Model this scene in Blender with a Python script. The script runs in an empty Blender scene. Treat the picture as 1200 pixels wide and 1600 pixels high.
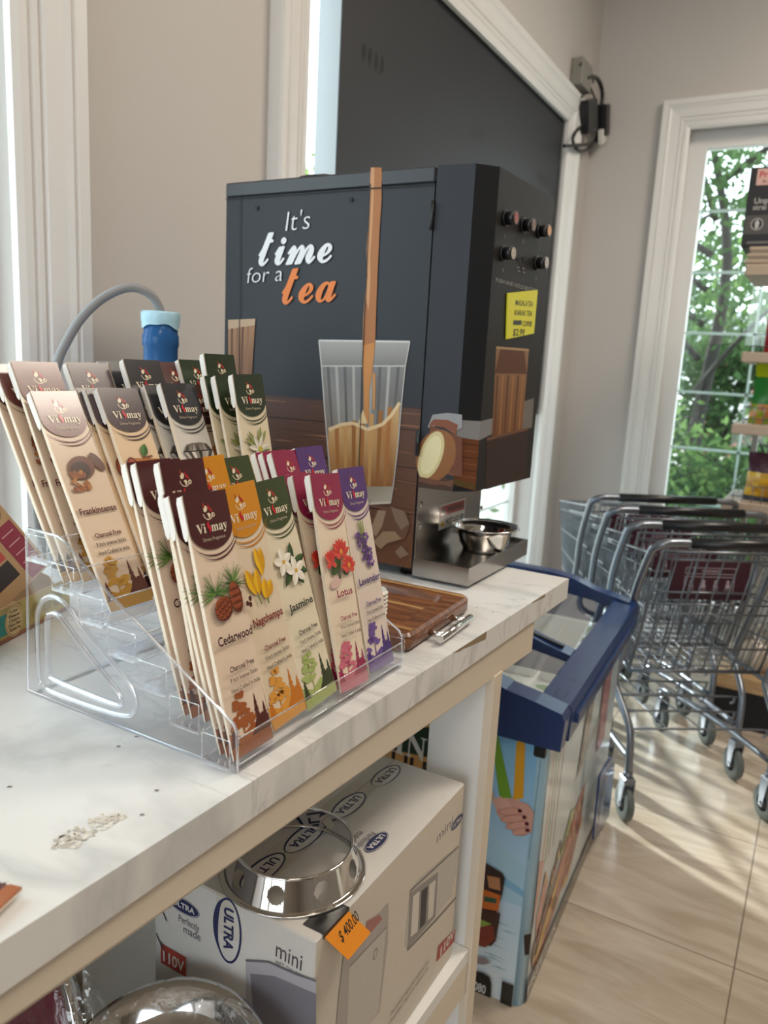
import bpy, math, random
from mathutils import Vector, Matrix, noise

# ------------------------------------------------------------------ camera, world, lights
scene = bpy.context.scene
COL = scene.collection
scene.view_settings.view_transform = 'Standard'
scene.view_settings.look = 'None'
scene.view_settings.exposure = 0.02
scene.view_settings.gamma = 1.0
scene.view_settings.use_curve_mapping = False

cam_d = bpy.data.cameras.new('camera')
cam = bpy.data.objects.new('camera', cam_d)
COL.objects.link(cam)
cam_d.sensor_fit = 'HORIZONTAL'
cam_d.sensor_width = 36.0
cam_d.lens = 36.0 * 1205.0 / 1200.0
cam_d.clip_start = 0.02
cam_d.clip_end = 200.0
cam.matrix_world = Matrix(((0.864256, -0.140573, 0.483012, 0.0), (0.500256, 0.139073, -0.854636, 0.0), (0.052965, 0.980254, 0.190517, 1.45), (0, 0, 0, 1)))
cam_d.dof.use_dof = True
cam_d.dof.focus_distance = 0.88
cam_d.dof.aperture_fstop = 9.0
scene.camera = cam

world = bpy.data.worlds.new('World')
scene.world = world
world.use_nodes = True
wn = world.node_tree.nodes
wl = world.node_tree.links
bgn = wn['Background']
bgn.inputs['Strength'].default_value = 4.5
tcn = wn.new('ShaderNodeTexCoord')
sep = wn.new('ShaderNodeSeparateXYZ')
rmp = wn.new('ShaderNodeValToRGB')
wl.new(tcn.outputs['Generated'], sep.inputs[0])
wl.new(sep.outputs['Z'], rmp.inputs[0])
wl.new(rmp.outputs[0], bgn.inputs['Color'])
rmp.color_ramp.elements[0].position = 0.0
rmp.color_ramp.elements[0].color = (0.82, 0.90, 0.93, 1)
rmp.color_ramp.elements[1].position = 0.6
rmp.color_ramp.elements[1].color = (0.80, 0.90, 1.0, 1)

def sun_light(name, energy, rot, angle, color):
    d = bpy.data.lights.new(name, 'SUN'); d.energy = energy; d.angle = angle; d.color = color
    o = bpy.data.objects.new(name, d); o.rotation_euler = rot; COL.objects.link(o); return o
def area_light(name, loc, size, energy, color, rot=(0, 0, 0), sy=None):
    d = bpy.data.lights.new(name, 'AREA'); d.energy = energy; d.color = color
    d.shape = 'RECTANGLE'; d.size = size; d.size_y = sy or size
    o = bpy.data.objects.new(name, d); o.location = loc; o.rotation_euler = rot; COL.objects.link(o); return o
SUN = sun_light('sun', 9.0, Vector((0.912, -0.41, -0.42)).to_track_quat('-Z', 'Y').to_euler(), math.radians(4.0), (1.0, 0.98, 0.95))
area_light('ceiling_lamp', (0.25, 0.55, 3.55), 0.6, 13, (1.0, 0.87, 0.72), sy=1.2)
area_light('ceiling_lamp', (0.9, -1.2, 3.55), 0.6, 26, (1.0, 0.87, 0.72), sy=1.2)
area_light('ceiling_lamp', (0.7, 2.6, 3.55), 0.6, 62, (1.0, 0.89, 0.76), sy=1.2)
scene.cycles.transparent_max_bounces = 32

# ------------------------------------------------------------------ materials
def s2l(c):
    return c / 12.92 if c <= 0.04045 else ((c + 0.055) / 1.055) ** 2.4
def rgb(h):
    if isinstance(h, str):
        h = h.lstrip('#')
        return tuple(s2l(int(h[i:i + 2], 16) / 255.0) for i in (0, 2, 4)) + (1.0,)
    return tuple(h) + (1.0,) if len(h) == 3 else tuple(h)
MATS = {}
def nmat(name):
    m = bpy.data.materials.new(name); m.use_nodes = True
    MATS[name] = m
    return m, m.node_tree.nodes, m.node_tree.links, m.node_tree.nodes['Principled BSDF']
def pbr(name, color, rough=0.5, metal=0.0, spec=0.5, var=0.0, vscale=20.0, bump=0.0, bscale=60.0, coat=0.0, aniso=None):
    m, n, l, b = nmat(name)
    c = rgb(color)
    b.inputs['Base Color'].default_value = c
    b.inputs['Roughness'].default_value = rough
    b.inputs['Metallic'].default_value = metal
    b.inputs['Specular IOR Level'].default_value = spec
    if coat: b.inputs['Coat Weight'].default_value = coat; b.inputs['Coat Roughness'].default_value = 0.08
    tc = n.new('ShaderNodeTexCoord')
    if var:
        t = n.new('ShaderNodeTexNoise'); t.inputs['Scale'].default_value = vscale; t.inputs['Detail'].default_value = 5
        l.new(tc.outputs['Object'], t.inputs['Vector'])
        mx = n.new('ShaderNodeMix'); mx.data_type = 'RGBA'
        mx.inputs[6].default_value = tuple(x * (1 - var) for x in c[:3]) + (1,)
        mx.inputs[7].default_value = tuple(min(1, x * (1 + var)) for x in c[:3]) + (1,)
        l.new(t.outputs['Fac'], mx.inputs[0]); l.new(mx.outputs[2], b.inputs['Base Color'])
    if bump:
        t2 = n.new('ShaderNodeTexNoise'); t2.inputs['Scale'].default_value = bscale; t2.inputs['Detail'].default_value = 4
        l.new(tc.outputs['Object'], t2.inputs['Vector'])
        bp = n.new('ShaderNodeBump'); bp.inputs['Strength'].default_value = bump; bp.inputs['Distance'].default_value = 0.004
        l.new(t2.outputs['Fac'], bp.inputs['Height']); l.new(bp.outputs[0], b.inputs['Normal'])
    return m
def print_mat(name, rough=0.35, spec=0.5, metal=0.0, coat=0.0, bump=0.0):
    m, n, l, b = nmat(name)
    a = n.new('ShaderNodeAttribute'); a.attribute_name = 'Col'
    tc = n.new('ShaderNodeTexCoord')
    t = n.new('ShaderNodeTexNoise'); t.inputs['Scale'].default_value = 90; t.inputs['Detail'].default_value = 2
    l.new(tc.outputs['Object'], t.inputs['Vector'])
    mx = n.new('ShaderNodeMix'); mx.data_type = 'RGBA'; mx.blend_type = 'MULTIPLY'; mx.inputs[0].default_value = 0.06
    l.new(a.outputs['Color'], mx.inputs[6]); l.new(t.outputs['Fac'], mx.inputs[7]); l.new(mx.outputs[2], b.inputs['Base Color'])
    b.inputs['Roughness'].default_value = rough; b.inputs['Specular IOR Level'].default_value = spec; b.inputs['Metallic'].default_value = metal
    if coat: b.inputs['Coat Weight'].default_value = coat; b.inputs['Coat Roughness'].default_value = 0.1
    if bump:
        t2 = n.new('ShaderNodeTexNoise'); t2.inputs['Scale'].default_value = 14; t2.inputs['Detail'].default_value = 3
        l.new(tc.outputs['Object'], t2.inputs['Vector'])
        bp = n.new('ShaderNodeBump'); bp.inputs['Strength'].default_value = bump; bp.inputs['Distance'].default_value = 0.01
        l.new(t2.outputs['Fac'], bp.inputs['Height']); l.new(bp.outputs[0], b.inputs['Normal'])
    return m
def clear_mat(name, tint=(0.97, 0.98, 0.99), rough=0.02, gloss=1.0, ior=1.47, bump=0.0, bscale=30.0, base=0.0):
    # thin clear sheet: straight-through light plus Fresnel reflection
    m, n, l, b = nmat(name)
    n.remove(b)
    out = n['Material Output']
    tr = n.new('ShaderNodeBsdfTransparent'); tr.inputs[0].default_value = tint + (1,)
    gl = n.new('ShaderNodeBsdfGlossy'); gl.inputs['Roughness'].default_value = rough
    gl.inputs['Color'].default_value = (gloss, gloss, gloss, 1)
    lw = n.new('ShaderNodeLayerWeight'); lw.inputs['Blend'].default_value = 0.5
    pw = n.new('ShaderNodeMath'); pw.operation = 'POWER'; pw.inputs[1].default_value = 4.5
    l.new(lw.outputs['Facing'], pw.inputs[0])
    f0 = ((ior - 1) / (ior + 1)) ** 2
    fr = n.new('ShaderNodeMath'); fr.operation = 'MULTIPLY_ADD'; fr.inputs[1].default_value = 1 - f0; fr.inputs[2].default_value = f0
    l.new(pw.outputs[0], fr.inputs[0])
    mx = n.new('ShaderNodeMixShader')
    l.new(tr.outputs[0], mx.inputs[1]); l.new(gl.outputs[0], mx.inputs[2])
    fac = fr.outputs[0]
    if base:
        ad = n.new('ShaderNodeMath'); ad.operation = 'ADD'; ad.inputs[1].default_value = base; ad.use_clamp = True
        l.new(fac, ad.inputs[0]); fac = ad.outputs[0]
    l.new(fac, mx.inputs[0]); l.new(mx.outputs[0], out.inputs[0])
    if bump:
        tc = n.new('ShaderNodeTexCoord')
        t2 = n.new('ShaderNodeTexNoise'); t2.inputs['Scale'].default_value = bscale; t2.inputs['Detail'].default_value = 3
        l.new(tc.outputs['Object'], t2.inputs['Vector'])
        bp = n.new('ShaderNodeBump'); bp.inputs['Strength'].default_value = bump; bp.inputs['Distance'].default_value = 0.02
        l.new(t2.outputs['Fac'], bp.inputs['Height']); l.new(bp.outputs[0], gl.inputs['Normal']); l.new(bp.outputs[0], lw.inputs['Normal'])
    return m

# ------------------------------------------------------------------ mesh builder
class MB:
    def __init__(s):
        s.v = []; s.f = []; s.m = []; s.c = []; s.s = []
    def face(s, idx, m=0, c=None, sm=False):
        s.f.append(tuple(idx)); s.m.append(m); s.c.append(c); s.s.append(sm)
    def add(s, verts, faces, m=0, c=None, sm=False):
        o = len(s.v); s.v.extend([tuple(p) for p in verts])
        for f in faces: s.face([i + o for i in f], m, c, sm)
    def box(s, lo, hi, m=0, c=None, mat=None, bev=0.0):
        x0, y0, z0 = lo; x1, y1, z1 = hi
        if bev > 0:
            b = bev
            pts = []
            def ring(z, i): return [(x0 + i, y0 + b if i == 0 else y0 + i, z)]
            # chamfered box: 24 vertices
            vs = []; idx = {}
            for sx in (0, 1):
                for sy in (0, 1):
                    for sz in (0, 1):
                        X = x1 if sx else x0; Y = y1 if sy else y0; Z = z1 if sz else z0
                        dx = -b if sx else b; dy = -b if sy else b; dz = -b if sz else b
                        for ax, p in enumerate([(X, Y + dy, Z + dz), (X + dx, Y, Z + dz), (X + dx, Y + dy, Z)]):
                            idx[(sx, sy, sz, ax)] = len(vs); vs.append(p)
            fs = []
            g = lambda a, b_, c_, ax: idx[(a, b_, c_, ax)]
            fs.append([g(0,0,0,0), g(0,0,1,0), g(0,1,1,0), g(0,1,0,0)]); fs.append([g(1,0,0,0), g(1,1,0,0), g(1,1,1,0), g(1,0,1,0)])
            fs.append([g(0,0,0,1), g(1,0,0,1), g(1,0,1,1), g(0,0,1,1)]); fs.append([g(0,1,0,1), g(0,1,1,1), g(1,1,1,1), g(1,1,0,1)])
            fs.append([g(0,0,0,2), g(0,1,0,2), g(1,1,0,2), g(1,0,0,2)]); fs.append([g(0,0,1,2), g(1,0,1,2), g(1,1,1,2), g(0,1,1,2)])
            for a in (0, 1):
                for b_ in (0, 1):
                    fs.append([g(a,b_,0,0), g(a,b_,1,0), g(a,b_,1,1), g(a,b_,0,1)])
                    fs.append([g(a,0,b_,0), g(a,1,b_,0), g(a,1,b_,2), g(a,0,b_,2)])
                    fs.append([g(0,a,b_,1), g(1,a,b_,1), g(1,a,b_,2), g(0,a,b_,2)])
            for a in (0, 1):
                for b_ in (0, 1):
                    for c_ in (0, 1): fs.append([g(a,b_,c_,0), g(a,b_,c_,1), g(a,b_,c_,2)])
        else:
            vs = [(x0,y0,z0),(x1,y0,z0),(x1,y1,z0),(x0,y1,z0),(x0,y0,z1),(x1,y0,z1),(x1,y1,z1),(x0,y1,z1)]
            fs = [(3,2,1,0),(4,5,6,7),(0,1,5,4),(1,2,6,5),(2,3,7,6),(3,0,4,7)]
        if mat: vs = [tuple(mat @ Vector(p)) for p in vs]
        s.add(vs, fs, m, c)
    def prism(s, pts, axis, a, b, m=0, c=None, mcap=None):
        # polygon pts (2D) extruded from a to b along axis (0,1,2)
        def P(p, t):
            if axis == 2: return (p[0], p[1], t)
            if axis == 1: return (p[0], t, p[1])
            return (t, p[0], p[1])
        n = len(pts)
        vs = [P(p, a) for p in pts] + [P(p, b) for p in pts]
        o = len(s.v); s.v.extend(vs)
        mc = m if mcap is None else mcap
        s.face([o + i for i in range(n)][::-1], mc, c); s.face([o + n + i for i in range(n)], mc, c)
        for i in range(n):
            j = (i + 1) % n
            s.face([o + i, o + j, o + n + j, o + n + i], m, c)
    def tube(s, path, r, n=8, m=0, c=None, closed=False, caps=True, flat=None):
        P = [Vector(p) for p in path]; k = len(P)
        if not isinstance(r, (list, tuple)): r = [r] * k
        T = []
        for i in range(k):
            if closed: t = P[(i + 1) % k] - P[i - 1]
            elif i == 0: t = P[1] - P[0]
            elif i == k - 1: t = P[-1] - P[-2]
            else: t = (P[i + 1] - P[i]).normalized() + (P[i] - P[i - 1]).normalized()
            T.append(t.normalized() if t.length > 1e-9 else Vector((0, 0, 1)))
        up = Vector((0, 0, 1)) if abs(T[0].z) < 0.9 else Vector((1, 0, 0))
        nrm = T[0].cross(up).normalized()
        o = len(s.v)
        for i in range(k):
            if i > 0:
                nrm = nrm - T[i] * nrm.dot(T[i])
                nrm = nrm.normalized() if nrm.length > 1e-6 else T[i].orthogonal().normalized()
            bn = T[i].cross(nrm)
            for j in range(n):
                a = 2 * math.pi * j / n
                q = P[i] + (nrm * math.cos(a) + bn * math.sin(a) * (flat or 1.0)) * r[i]
                s.v.append(tuple(q))
        lim = k if closed else k - 1
        for i in range(lim):
            i2 = (i + 1) % k
            for j in range(n):
                j2 = (j + 1) % n
                s.face([o + i * n + j, o + i * n + j2, o + i2 * n + j2, o + i2 * n + j], m, c, True)
        if caps and not closed:
            s.face([o + j for j in range(n)][::-1], m, c); s.face([o + (k - 1) * n + j for j in range(n)], m, c)
    def lathe(s, prof, n=32, m=0, c=None, origin=(0, 0, 0), axis=2, closed=False, sm=True):
        o = len(s.v); k = len(prof)
        for (r, z) in prof:
            for j in range(n):
                a = 2 * math.pi * j / n
                x, y = r * math.cos(a), r * math.sin(a)
                p = (x, y, z) if axis == 2 else ((x, z, y) if axis == 1 else (z, x, y))
                s.v.append((p[0] + origin[0], p[1] + origin[1], p[2] + origin[2]))
        lim = k if closed else k - 1
        for i in range(lim):
            i2 = (i + 1) % k
            for j in range(n):
                j2 = (j + 1) % n
                s.face([o + i * n + j, o + i * n + j2, o + i2 * n + j2, o + i2 * n + j], m, c, sm)
    def build(s, name, mats, parent=None, link=True):
        me = bpy.data.meshes.new(name)
        me.from_pydata(s.v, [], s.f)
        if not isinstance(mats, (list, tuple)): mats = [mats]
        for mt in mats: me.materials.append(mt)
        for i, p in enumerate(me.polygons):
            p.material_index = s.m[i]; p.use_smooth = s.s[i]
        if any(c is not None for c in s.c):
            at = me.color_attributes.new('Col', 'FLOAT_COLOR', 'CORNER')
            buf = []
            for i, f in enumerate(s.f):
                c = s.c[i]
                if c is None: buf.extend((0.8, 0.8, 0.8, 1.0) * len(f))
                elif isinstance(c, list):
                    for q in c: buf.extend(q)
                else: buf.extend(c * len(f))
            at.data.foreach_set('color', buf)
        me.update()
        o = bpy.data.objects.new(name, me)
        COL.objects.link(o)
        if parent is not None: o.parent = parent
        return o

def empty(name, loc=(0, 0, 0), rz=0.0):
    o = bpy.data.objects.new(name, None); o.location = loc; o.rotation_euler = (0, 0, rz)
    o.empty_display_size = 0.05; COL.objects.link(o); return o
def tag(o, label, cat, group=None, kind=None):
    o['label'] = label; o['category'] = cat
    if group: o['group'] = group
    if kind: o['kind'] = kind
    return o
def structure(o): o['kind'] = 'structure'; return o
def kids(o): return [c for c in bpy.data.objects if c.parent == o]
def copy_tree(o, parent=None, ch=None):
    c = o.copy(); COL.objects.link(c)
    if parent is not None: c.parent = parent; c.matrix_parent_inverse = o.matrix_parent_inverse.copy()
    for k in kids(o): copy_tree(k, c)
    return c

# ------------------------------------------------------------------ flat printing on planes
TXT = {}
def serif(t):
    return ''.join(chr(0x1D400 + ord(k) - 65) if k.isupper() else chr(0x1D41A + ord(k) - 97) if k.islower() else k for k in t)
def script(t):
    return ''.join(chr(0x1D4D0 + ord(k) - 65) if k.isupper() else chr(0x1D4EA + ord(k) - 97) if k.islower() else k for k in t)
def text_geo(body, bold=0.0):
    key = (body, bold)
    if key not in TXT:
        cu = bpy.data.curves.new('t', 'FONT'); cu.body = body; cu.size = 1.0; cu.resolution_u = 3; cu.offset = bold
        ob = bpy.data.objects.new('t', cu)
        me = bpy.data.meshes.new_from_object(ob)
        vs = [(v.co.x, v.co.y) for v in me.vertices]; fs = [tuple(p.vertices) for p in me.polygons]
        bpy.data.objects.remove(ob); bpy.data.curves.remove(cu); bpy.data.meshes.remove(me)
        xs = [p[0] for p in vs] or [0]; ys = [p[1] for p in vs] or [0]
        TXT[key] = (vs, fs, min(xs), max(xs), min(ys), max(ys))
    return TXT[key]
class Art:
    """flat print in (u, v) on a plane; each polygon a hair above the one below"""
    def __init__(s, mb, O, U, V, m=0, eps=0.00006, base=0.00012):
        s.mb = mb; s.O = Vector(O); s.U = Vector(U); s.V = Vector(V); s.N = s.U.cross(s.V).normalized()
        s.m = m; s.k = 0; s.eps = eps; s.base = base
    def P(s, u, v): return s.O + s.U * u + s.V * v + s.N * (s.base + s.eps * s.k)
    def poly(s, pts, col, bump=True):
        if bump: s.k += 1
        o = len(s.mb.v)
        ar = sum(pts[i][0] * pts[(i + 1) % len(pts)][1] - pts[(i + 1) % len(pts)][0] * pts[i][1] for i in range(len(pts)))
        c = [rgb(x) for x in col] if isinstance(col, list) else rgb(col)
        if ar < 0:
            pts = pts[::-1]
            if isinstance(c, list): c = c[::-1]
        for p in pts: s.mb.v.append(tuple(s.P(*p)))
        s.mb.face(range(o, o + len(pts)), s.m, c)
    def rect(s, u0, v0, u1, v1, col, bump=True): s.poly([(u0, v0), (u1, v0), (u1, v1), (u0, v1)], col, bump)
    def ell(s, cu, cv, ru, rv, col, n=20, rot=0.0, a0=0.0, a1=2 * math.pi, bump=True):
        cr, sr = math.cos(rot), math.sin(rot); full = abs(a1 - a0) > 6.28
        pts = []
        for i in range(n if full else n + 1):
            a = a0 + (a1 - a0) * i / n
            x, y = ru * math.cos(a), rv * math.sin(a)
            pts.append((cu + x * cr - y * sr, cv + x * sr + y * cr))
        s.poly(pts, col, bump)
    def ring(s, cu, cv, ru, rv, w, col, n=28, a0=0.0, a1=2 * math.pi, rot=0.0, taper=False):
        s.k += 1
        cr, sr = math.cos(rot), math.sin(rot)
        for i in range(n):
            q = []
            for (t, sg) in ((i, 1), (i + 1, 1), (i + 1, -1), (i, -1)):
                a = a0 + (a1 - a0) * t / n
                ww = w * (math.sin(math.pi * t / n) if taper else 1.0) * 0.5
                x, y = (ru + sg * ww) * math.cos(a), (rv + sg * ww) * math.sin(a)
                q.append((cu + x * cr - y * sr, cv + x * sr + y * cr))
            s.poly(q, col, False)
    def line(s, pts, w, col, w1=None, bump=True):
        if bump: s.k += 1
        n = len(pts)
        for i in range(n - 1):
            a, b = Vector(pts[i]), Vector(pts[i + 1]); d = b - a
            if d.length < 1e-9: continue
            nn = Vector((-d.y, d.x)).normalized()
            wa = (w + ((w1 if w1 is not None else w) - w) * i / (n - 1)) / 2
            wb = (w + ((w1 if w1 is not None else w) - w) * (i + 1) / (n - 1)) / 2
            s.poly([tuple(a + nn * wa), tuple(a - nn * wa), tuple(b - nn * wb), tuple(b + nn * wb)], col, False)
    def text(s, body, u0, v0, h, col, width=None, bold=0.0, shear=0.0, rot=0.0, align='L', capref=None):
        vs, fs, x0, x1, y0, y1 = text_geo(body, bold)
        if not vs: return
        s.k += 1
        sc = h; sx = sc if width is None else width / max(1e-6, (x1 - x0))
        off = x0 if align == 'L' else ((x0 + x1) / 2 if align == 'C' else x1)
        cr, sr = math.cos(rot), math.sin(rot)
        o = len(s.mb.v); c = rgb(col)
        for (x, y) in vs:
            xx = (x - off) * sx + y * sc * shear; yy = y * sc
            s.mb.v.append(tuple(s.P(u0 + xx * cr - yy * sr, v0 + xx * sr + yy * cr)))
        for f in fs: s.mb.face([i + o for i in f], s.m, c)
def smooth_path(pts, n=6, closed=False):
    P = [Vector(p) for p in pts]; out = []; k = len(P)
    rng = range(k) if closed else range(k - 1)
    for i in rng:
        if closed: p0, p1, p2, p3 = P[i - 1], P[i], P[(i + 1) % k], P[(i + 2) % k]
        else: p0, p1, p2, p3 = P[max(i - 1, 0)], P[i], P[i + 1], P[min(i + 2, k - 1)]
        for j in range(n):
            t = j / n
            out.append(0.5 * ((2 * p1) + (-p0 + p2) * t + (2 * p0 - 5 * p1 + 4 * p2 - p3) * t * t + (-p0 + 3 * p1 - 3 * p2 + p3) * t ** 3))
    if not closed: out.append(P[-1])
    return [tuple(q) for q in out]

# ------------------------------------------------------------------ room shell
M_wall = pbr('wall_paint', (0.58, 0.55, 0.525), 0.75, var=0.03, vscale=2.0)
M_trim = pbr('trim_paint', (0.78, 0.77, 0.76), 0.38, var=0.02, vscale=5.0)
M_ceil = pbr('ceiling_paint', (0.72, 0.69, 0.65), 0.85)
M_pane = clear_mat('window_glass', (0.93, 0.97, 0.96), 0.0)
M_bar = pbr('grille_bar', (0.62, 0.72, 0.72), 0.4)
M_dark = pbr('dark_gap', (0.03, 0.03, 0.035), 0.7)
def tile_mat():
    m, n, l, b = nmat('floor_tile')
    tc = n.new('ShaderNodeTexCoord'); sp = n.new('ShaderNodeSeparateXYZ'); l.new(tc.outputs['Object'], sp.inputs[0])
    masks = []
    for ax, off in (('X', -0.0145), ('Y', 1.943)):
        a = n.new('ShaderNodeMath'); a.operation = 'SUBTRACT'; a.inputs[1].default_value = off - 61.0 - 0.00175; l.new(sp.outputs[ax], a.inputs[0])
        d = n.new('ShaderNodeMath'); d.operation = 'DIVIDE'; d.inputs[1].default_value = 0.61; l.new(a.outputs[0], d.inputs[0])
        f = n.new('ShaderNodeMath'); f.operation = 'FRACT'; l.new(d.outputs[0], f.inputs[0])
        c = n.new('ShaderNodeMath'); c.operation = 'LESS_THAN'; c.inputs[1].default_value = 0.0058; l.new(f.outputs[0], c.inputs[0])
        masks.append(c)
    mxm = n.new('ShaderNodeMath'); mxm.operation = 'MAXIMUM'; l.new(masks[0].outputs[0], mxm.inputs[0]); l.new(masks[1].outputs[0], mxm.inputs[1])
    mp = n.new('ShaderNodeMapping'); mp.inputs['Rotation'].default_value = (0, 0, 0.5); mp.inputs['Scale'].default_value = (1.2, 6.0, 1.0)
    l.new(tc.outputs['Object'], mp.inputs[0])
    t = n.new('ShaderNodeTexNoise'); t.inputs['Scale'].default_value = 2.2; t.inputs['Detail'].default_value = 7; t.inputs['Roughness'].default_value = 0.6
    t.inputs['Distortion'].default_value = 0.7
    l.new(mp.outputs[0], t.inputs['Vector'])
    r = n.new('ShaderNodeValToRGB'); l.new(t.outputs['Fac'], r.inputs[0])
    r.color_ramp.elements[0].position = 0.3; r.color_ramp.elements[0].color = (0.34, 0.275, 0.205, 1)
    r.color_ramp.elements[1].position = 0.7; r.color_ramp.elements[1].color = (0.53, 0.46, 0.38, 1)
    mx = n.new('ShaderNodeMix'); mx.data_type = 'RGBA'; mx.inputs[7].default_value = (0.16, 0.12, 0.09, 1)
    l.new(mxm.outputs[0], mx.inputs[0]); l.new(r.outputs[0], mx.inputs[6]); l.new(mx.outputs[2], b.inputs['Base Color'])
    b.inputs['Roughness'].default_value = 0.22
    return m
M_tile = tile_mat()

XW, YW, ZC = -1.32, 4.375, 3.8
X2, Y0 = 3.6, -3.2
def slab(name, boxes, mat):
    b = MB()
    for lo, hi in boxes: b.box(lo, hi)
    return structure(b.build(name, mat))
slab('floor', [((XW - 0.15, Y0 - 0.15, -0.1), (X2 + 0.15, YW + 0.15, 0.0))], M_tile)
slab('ceiling', [((XW - 0.15, Y0 - 0.15, ZC), (X2 + 0.15, YW + 0.15, ZC + 0.1))], M_ceil)
T = 0.16
W1 = (-0.45, 0.932, 0.25, 2.66)        # window beside the counter: y0 y1 z0 z1
W2 = (1.768, 3.94, 0.25, 2.66)         # window with the sign in it
W3 = (-0.826, 0.75, 0.28, 2.695)       # window in the end wall: x0 x1 z0 z1
slab('wall_left', [
    ((XW - T, Y0, 0), (XW, W1[0], ZC)),
    ((XW - T, W1[0], 0), (XW, W1[1], W1[2])), ((XW - T, W1[0], W1[3]), (XW, W1[1], ZC)),
    ((XW - T, W1[1], 0), (XW, W2[0], ZC)),
    ((XW - T, W2[0], 0), (XW, W2[1], W2[2])), ((XW - T, W2[0], W2[3]), (XW, W2[1], ZC)),
    ((XW - T, W2[1], 0), (XW, YW + T, ZC))], M_wall)
slab('wall_back', [
    ((XW, YW, 0), (W3[0], YW + T, ZC)), ((W3[1], YW, 0), (X2, YW + T, ZC)),
    ((W3[0], YW, 0), (W3[1], YW + T, W3[2])), ((W3[0], YW, W3[3]), (W3[1], YW + T, ZC))], M_wall)
M_stock = pbr('far_shop_wall', (0.30, 0.26, 0.22), 0.8, var=.2, vscale=3)
slab('wall_right', [((X2, Y0 - T, 0), (X2 + T, YW + T, ZC))], M_stock)
W4 = (-1.2, 1.2, 0.2, 3.0)             # unseen shop-front opening behind the camera, added and sized for daylight fill
slab('wall_front', [
    ((XW - T, Y0 - T, 0), (W4[0], Y0, ZC)), ((W4[1], Y0 - T, 0), (X2, Y0, ZC)),
    ((W4[0], Y0 - T, 0), (W4[1], Y0, W4[2])), ((W4[0], Y0 - T, W4[3]), (W4[1], Y0, ZC))], M_stock)

# moulded casings round the openings; profile: (distance from opening, height above wall)
PROF = [(-0.012, 0.0), (-0.012, 0.018), (0.0, 0.024), (0.014, 0.026), (0.020, 0.020), (0.026, 0.026), (0.034, 0.028), (0.040, 0.022), (0.046, 0.030),
        (0.080, 0.036), (0.092, 0.042), (0.098, 0.036), (0.104, 0.042), (0.126, 0.044), (0.130, 0.036), (0.130, 0.0)]
def casing(name, a0, a1, z0, z1, place, left=True, right=True, top=True):
    b = MB()
    def strip(fn0, fn1):
        o = len(b.v); k = len(PROF)
        for (d, h) in PROF: b.v.append(fn0(d, h))
        for (d, h) in PROF: b.v.append(fn1(d, h))
        for i in range(k - 1): b.face([o + i, o + i + 1, o + k + i + 1, o + k + i])
    if left: strip(lambda d, h: place(a0 - d, h, z0), lambda d, h: place(a0 - d, h, z1 + d))
    if right: strip(lambda d, h: place(a1 + d, h, z0), lambda d, h: place(a1 + d, h, z1 + d))
    if top: strip(lambda d, h: place(a0 - d, h, z1 + d), lambda d, h: place(a1 + d, h, z1 + d))
    return structure(b.build(name, M_trim))
pl_left = lambda a, h, z: (XW + h, a, z)
pl_back = lambda a, h, z: (a, YW - h, z)
casing('trim_1', W1[0], W1[1], 0.25, W1[3], pl_left)
casing('trim_2', W2[0], W2[1], 0.25, W2[3], pl_left)
casing('trim_3', W3[0], W3[1], 0.28, W3[3], pl_back)

# windows: sash frame, pane, bars between the panes
def window(name, a0, a1, z0, z1, place, depth, vbars, hbars, fw=0.045, bars_mat=None):
    b = MB()
    def bx(u0, v0, u1, v1, d0, d1, B, m=0):
        p = place(u0, -d0, v0); q = place(u1, -d1, v1)
        B.box(tuple(min(p[i], q[i]) for i in range(3)), tuple(max(p[i], q[i]) for i in range(3)), m)
    for (u0, v0, u1, v1) in ((a0, z0, a0 + fw, z1), (a1 - fw, z0, a1, z1), (a0 + fw, z1 - fw, a1 - fw, z1), (a0 + fw, z0, a1 - fw, z0 + fw)):
        bx(u0, v0, u1, v1, depth - 0.02, depth + 0.035, b)
    f = structure(b.build(name, M_trim))
    g = MB(); bx(a0 + fw, z0 + fw, a1 - fw, z1 - fw, depth + 0.006, depth + 0.010, g); g.build('glass_pane', M_pane, f)
    for v in vbars:
        q = MB(); bx(v - 0.006, z0 + fw, v + 0.006, z1 - fw, depth + 0.012, depth + 0.018, q); q.build('grille_bar', bars_mat or M_bar, f)
    for h in hbars:
        q = MB(); bx(a0 + fw, h - 0.007, a1 - fw, h + 0.007, depth + 0.012, depth + 0.018, q); q.build('grille_bar', bars_mat or M_bar, f)
    return f
window('window_1', W1[0], W1[1], W1[2], W1[3], pl_left, 0.09, [], [], 0.04)
window('window_2', W2[0], W2[1], W2[2], W2[3], pl_left, 0.11, [2.9], [0.75], 0.04, M_trim)
window('window_3', W3[0], W3[1], W3[2], W3[3], pl_back, 0.09, [-0.395, -0.07, 0.255, 0.58], [2.305, 2.0, 1.69, 1.38, 1.078, 0.78], 0.09)
# sheet lines of the deep sills
slab('trim_4', [((XW - 0.08, W1[0], W1[2] - 0.03), (XW + 0.05, W1[1], W1[2]))], M_trim)
slab('trim_5', [((XW - 0.10, W2[0], W2[2] - 0.03), (XW + 0.05, W2[1], W2[2]))], M_trim)
slab('trim_6', [((W3[0], YW - 0.05, W3[2] - 0.03), (W3[1], YW + 0.08, W3[2]))], M_trim)
slab('baseboard_left', [((XW, Y0, 0), (XW + 0.014, YW, 0.1))], M_trim)
slab('baseboard_back', [((XW, YW - 0.014, 0), (X2, YW, 0.1))], M_trim)

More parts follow.
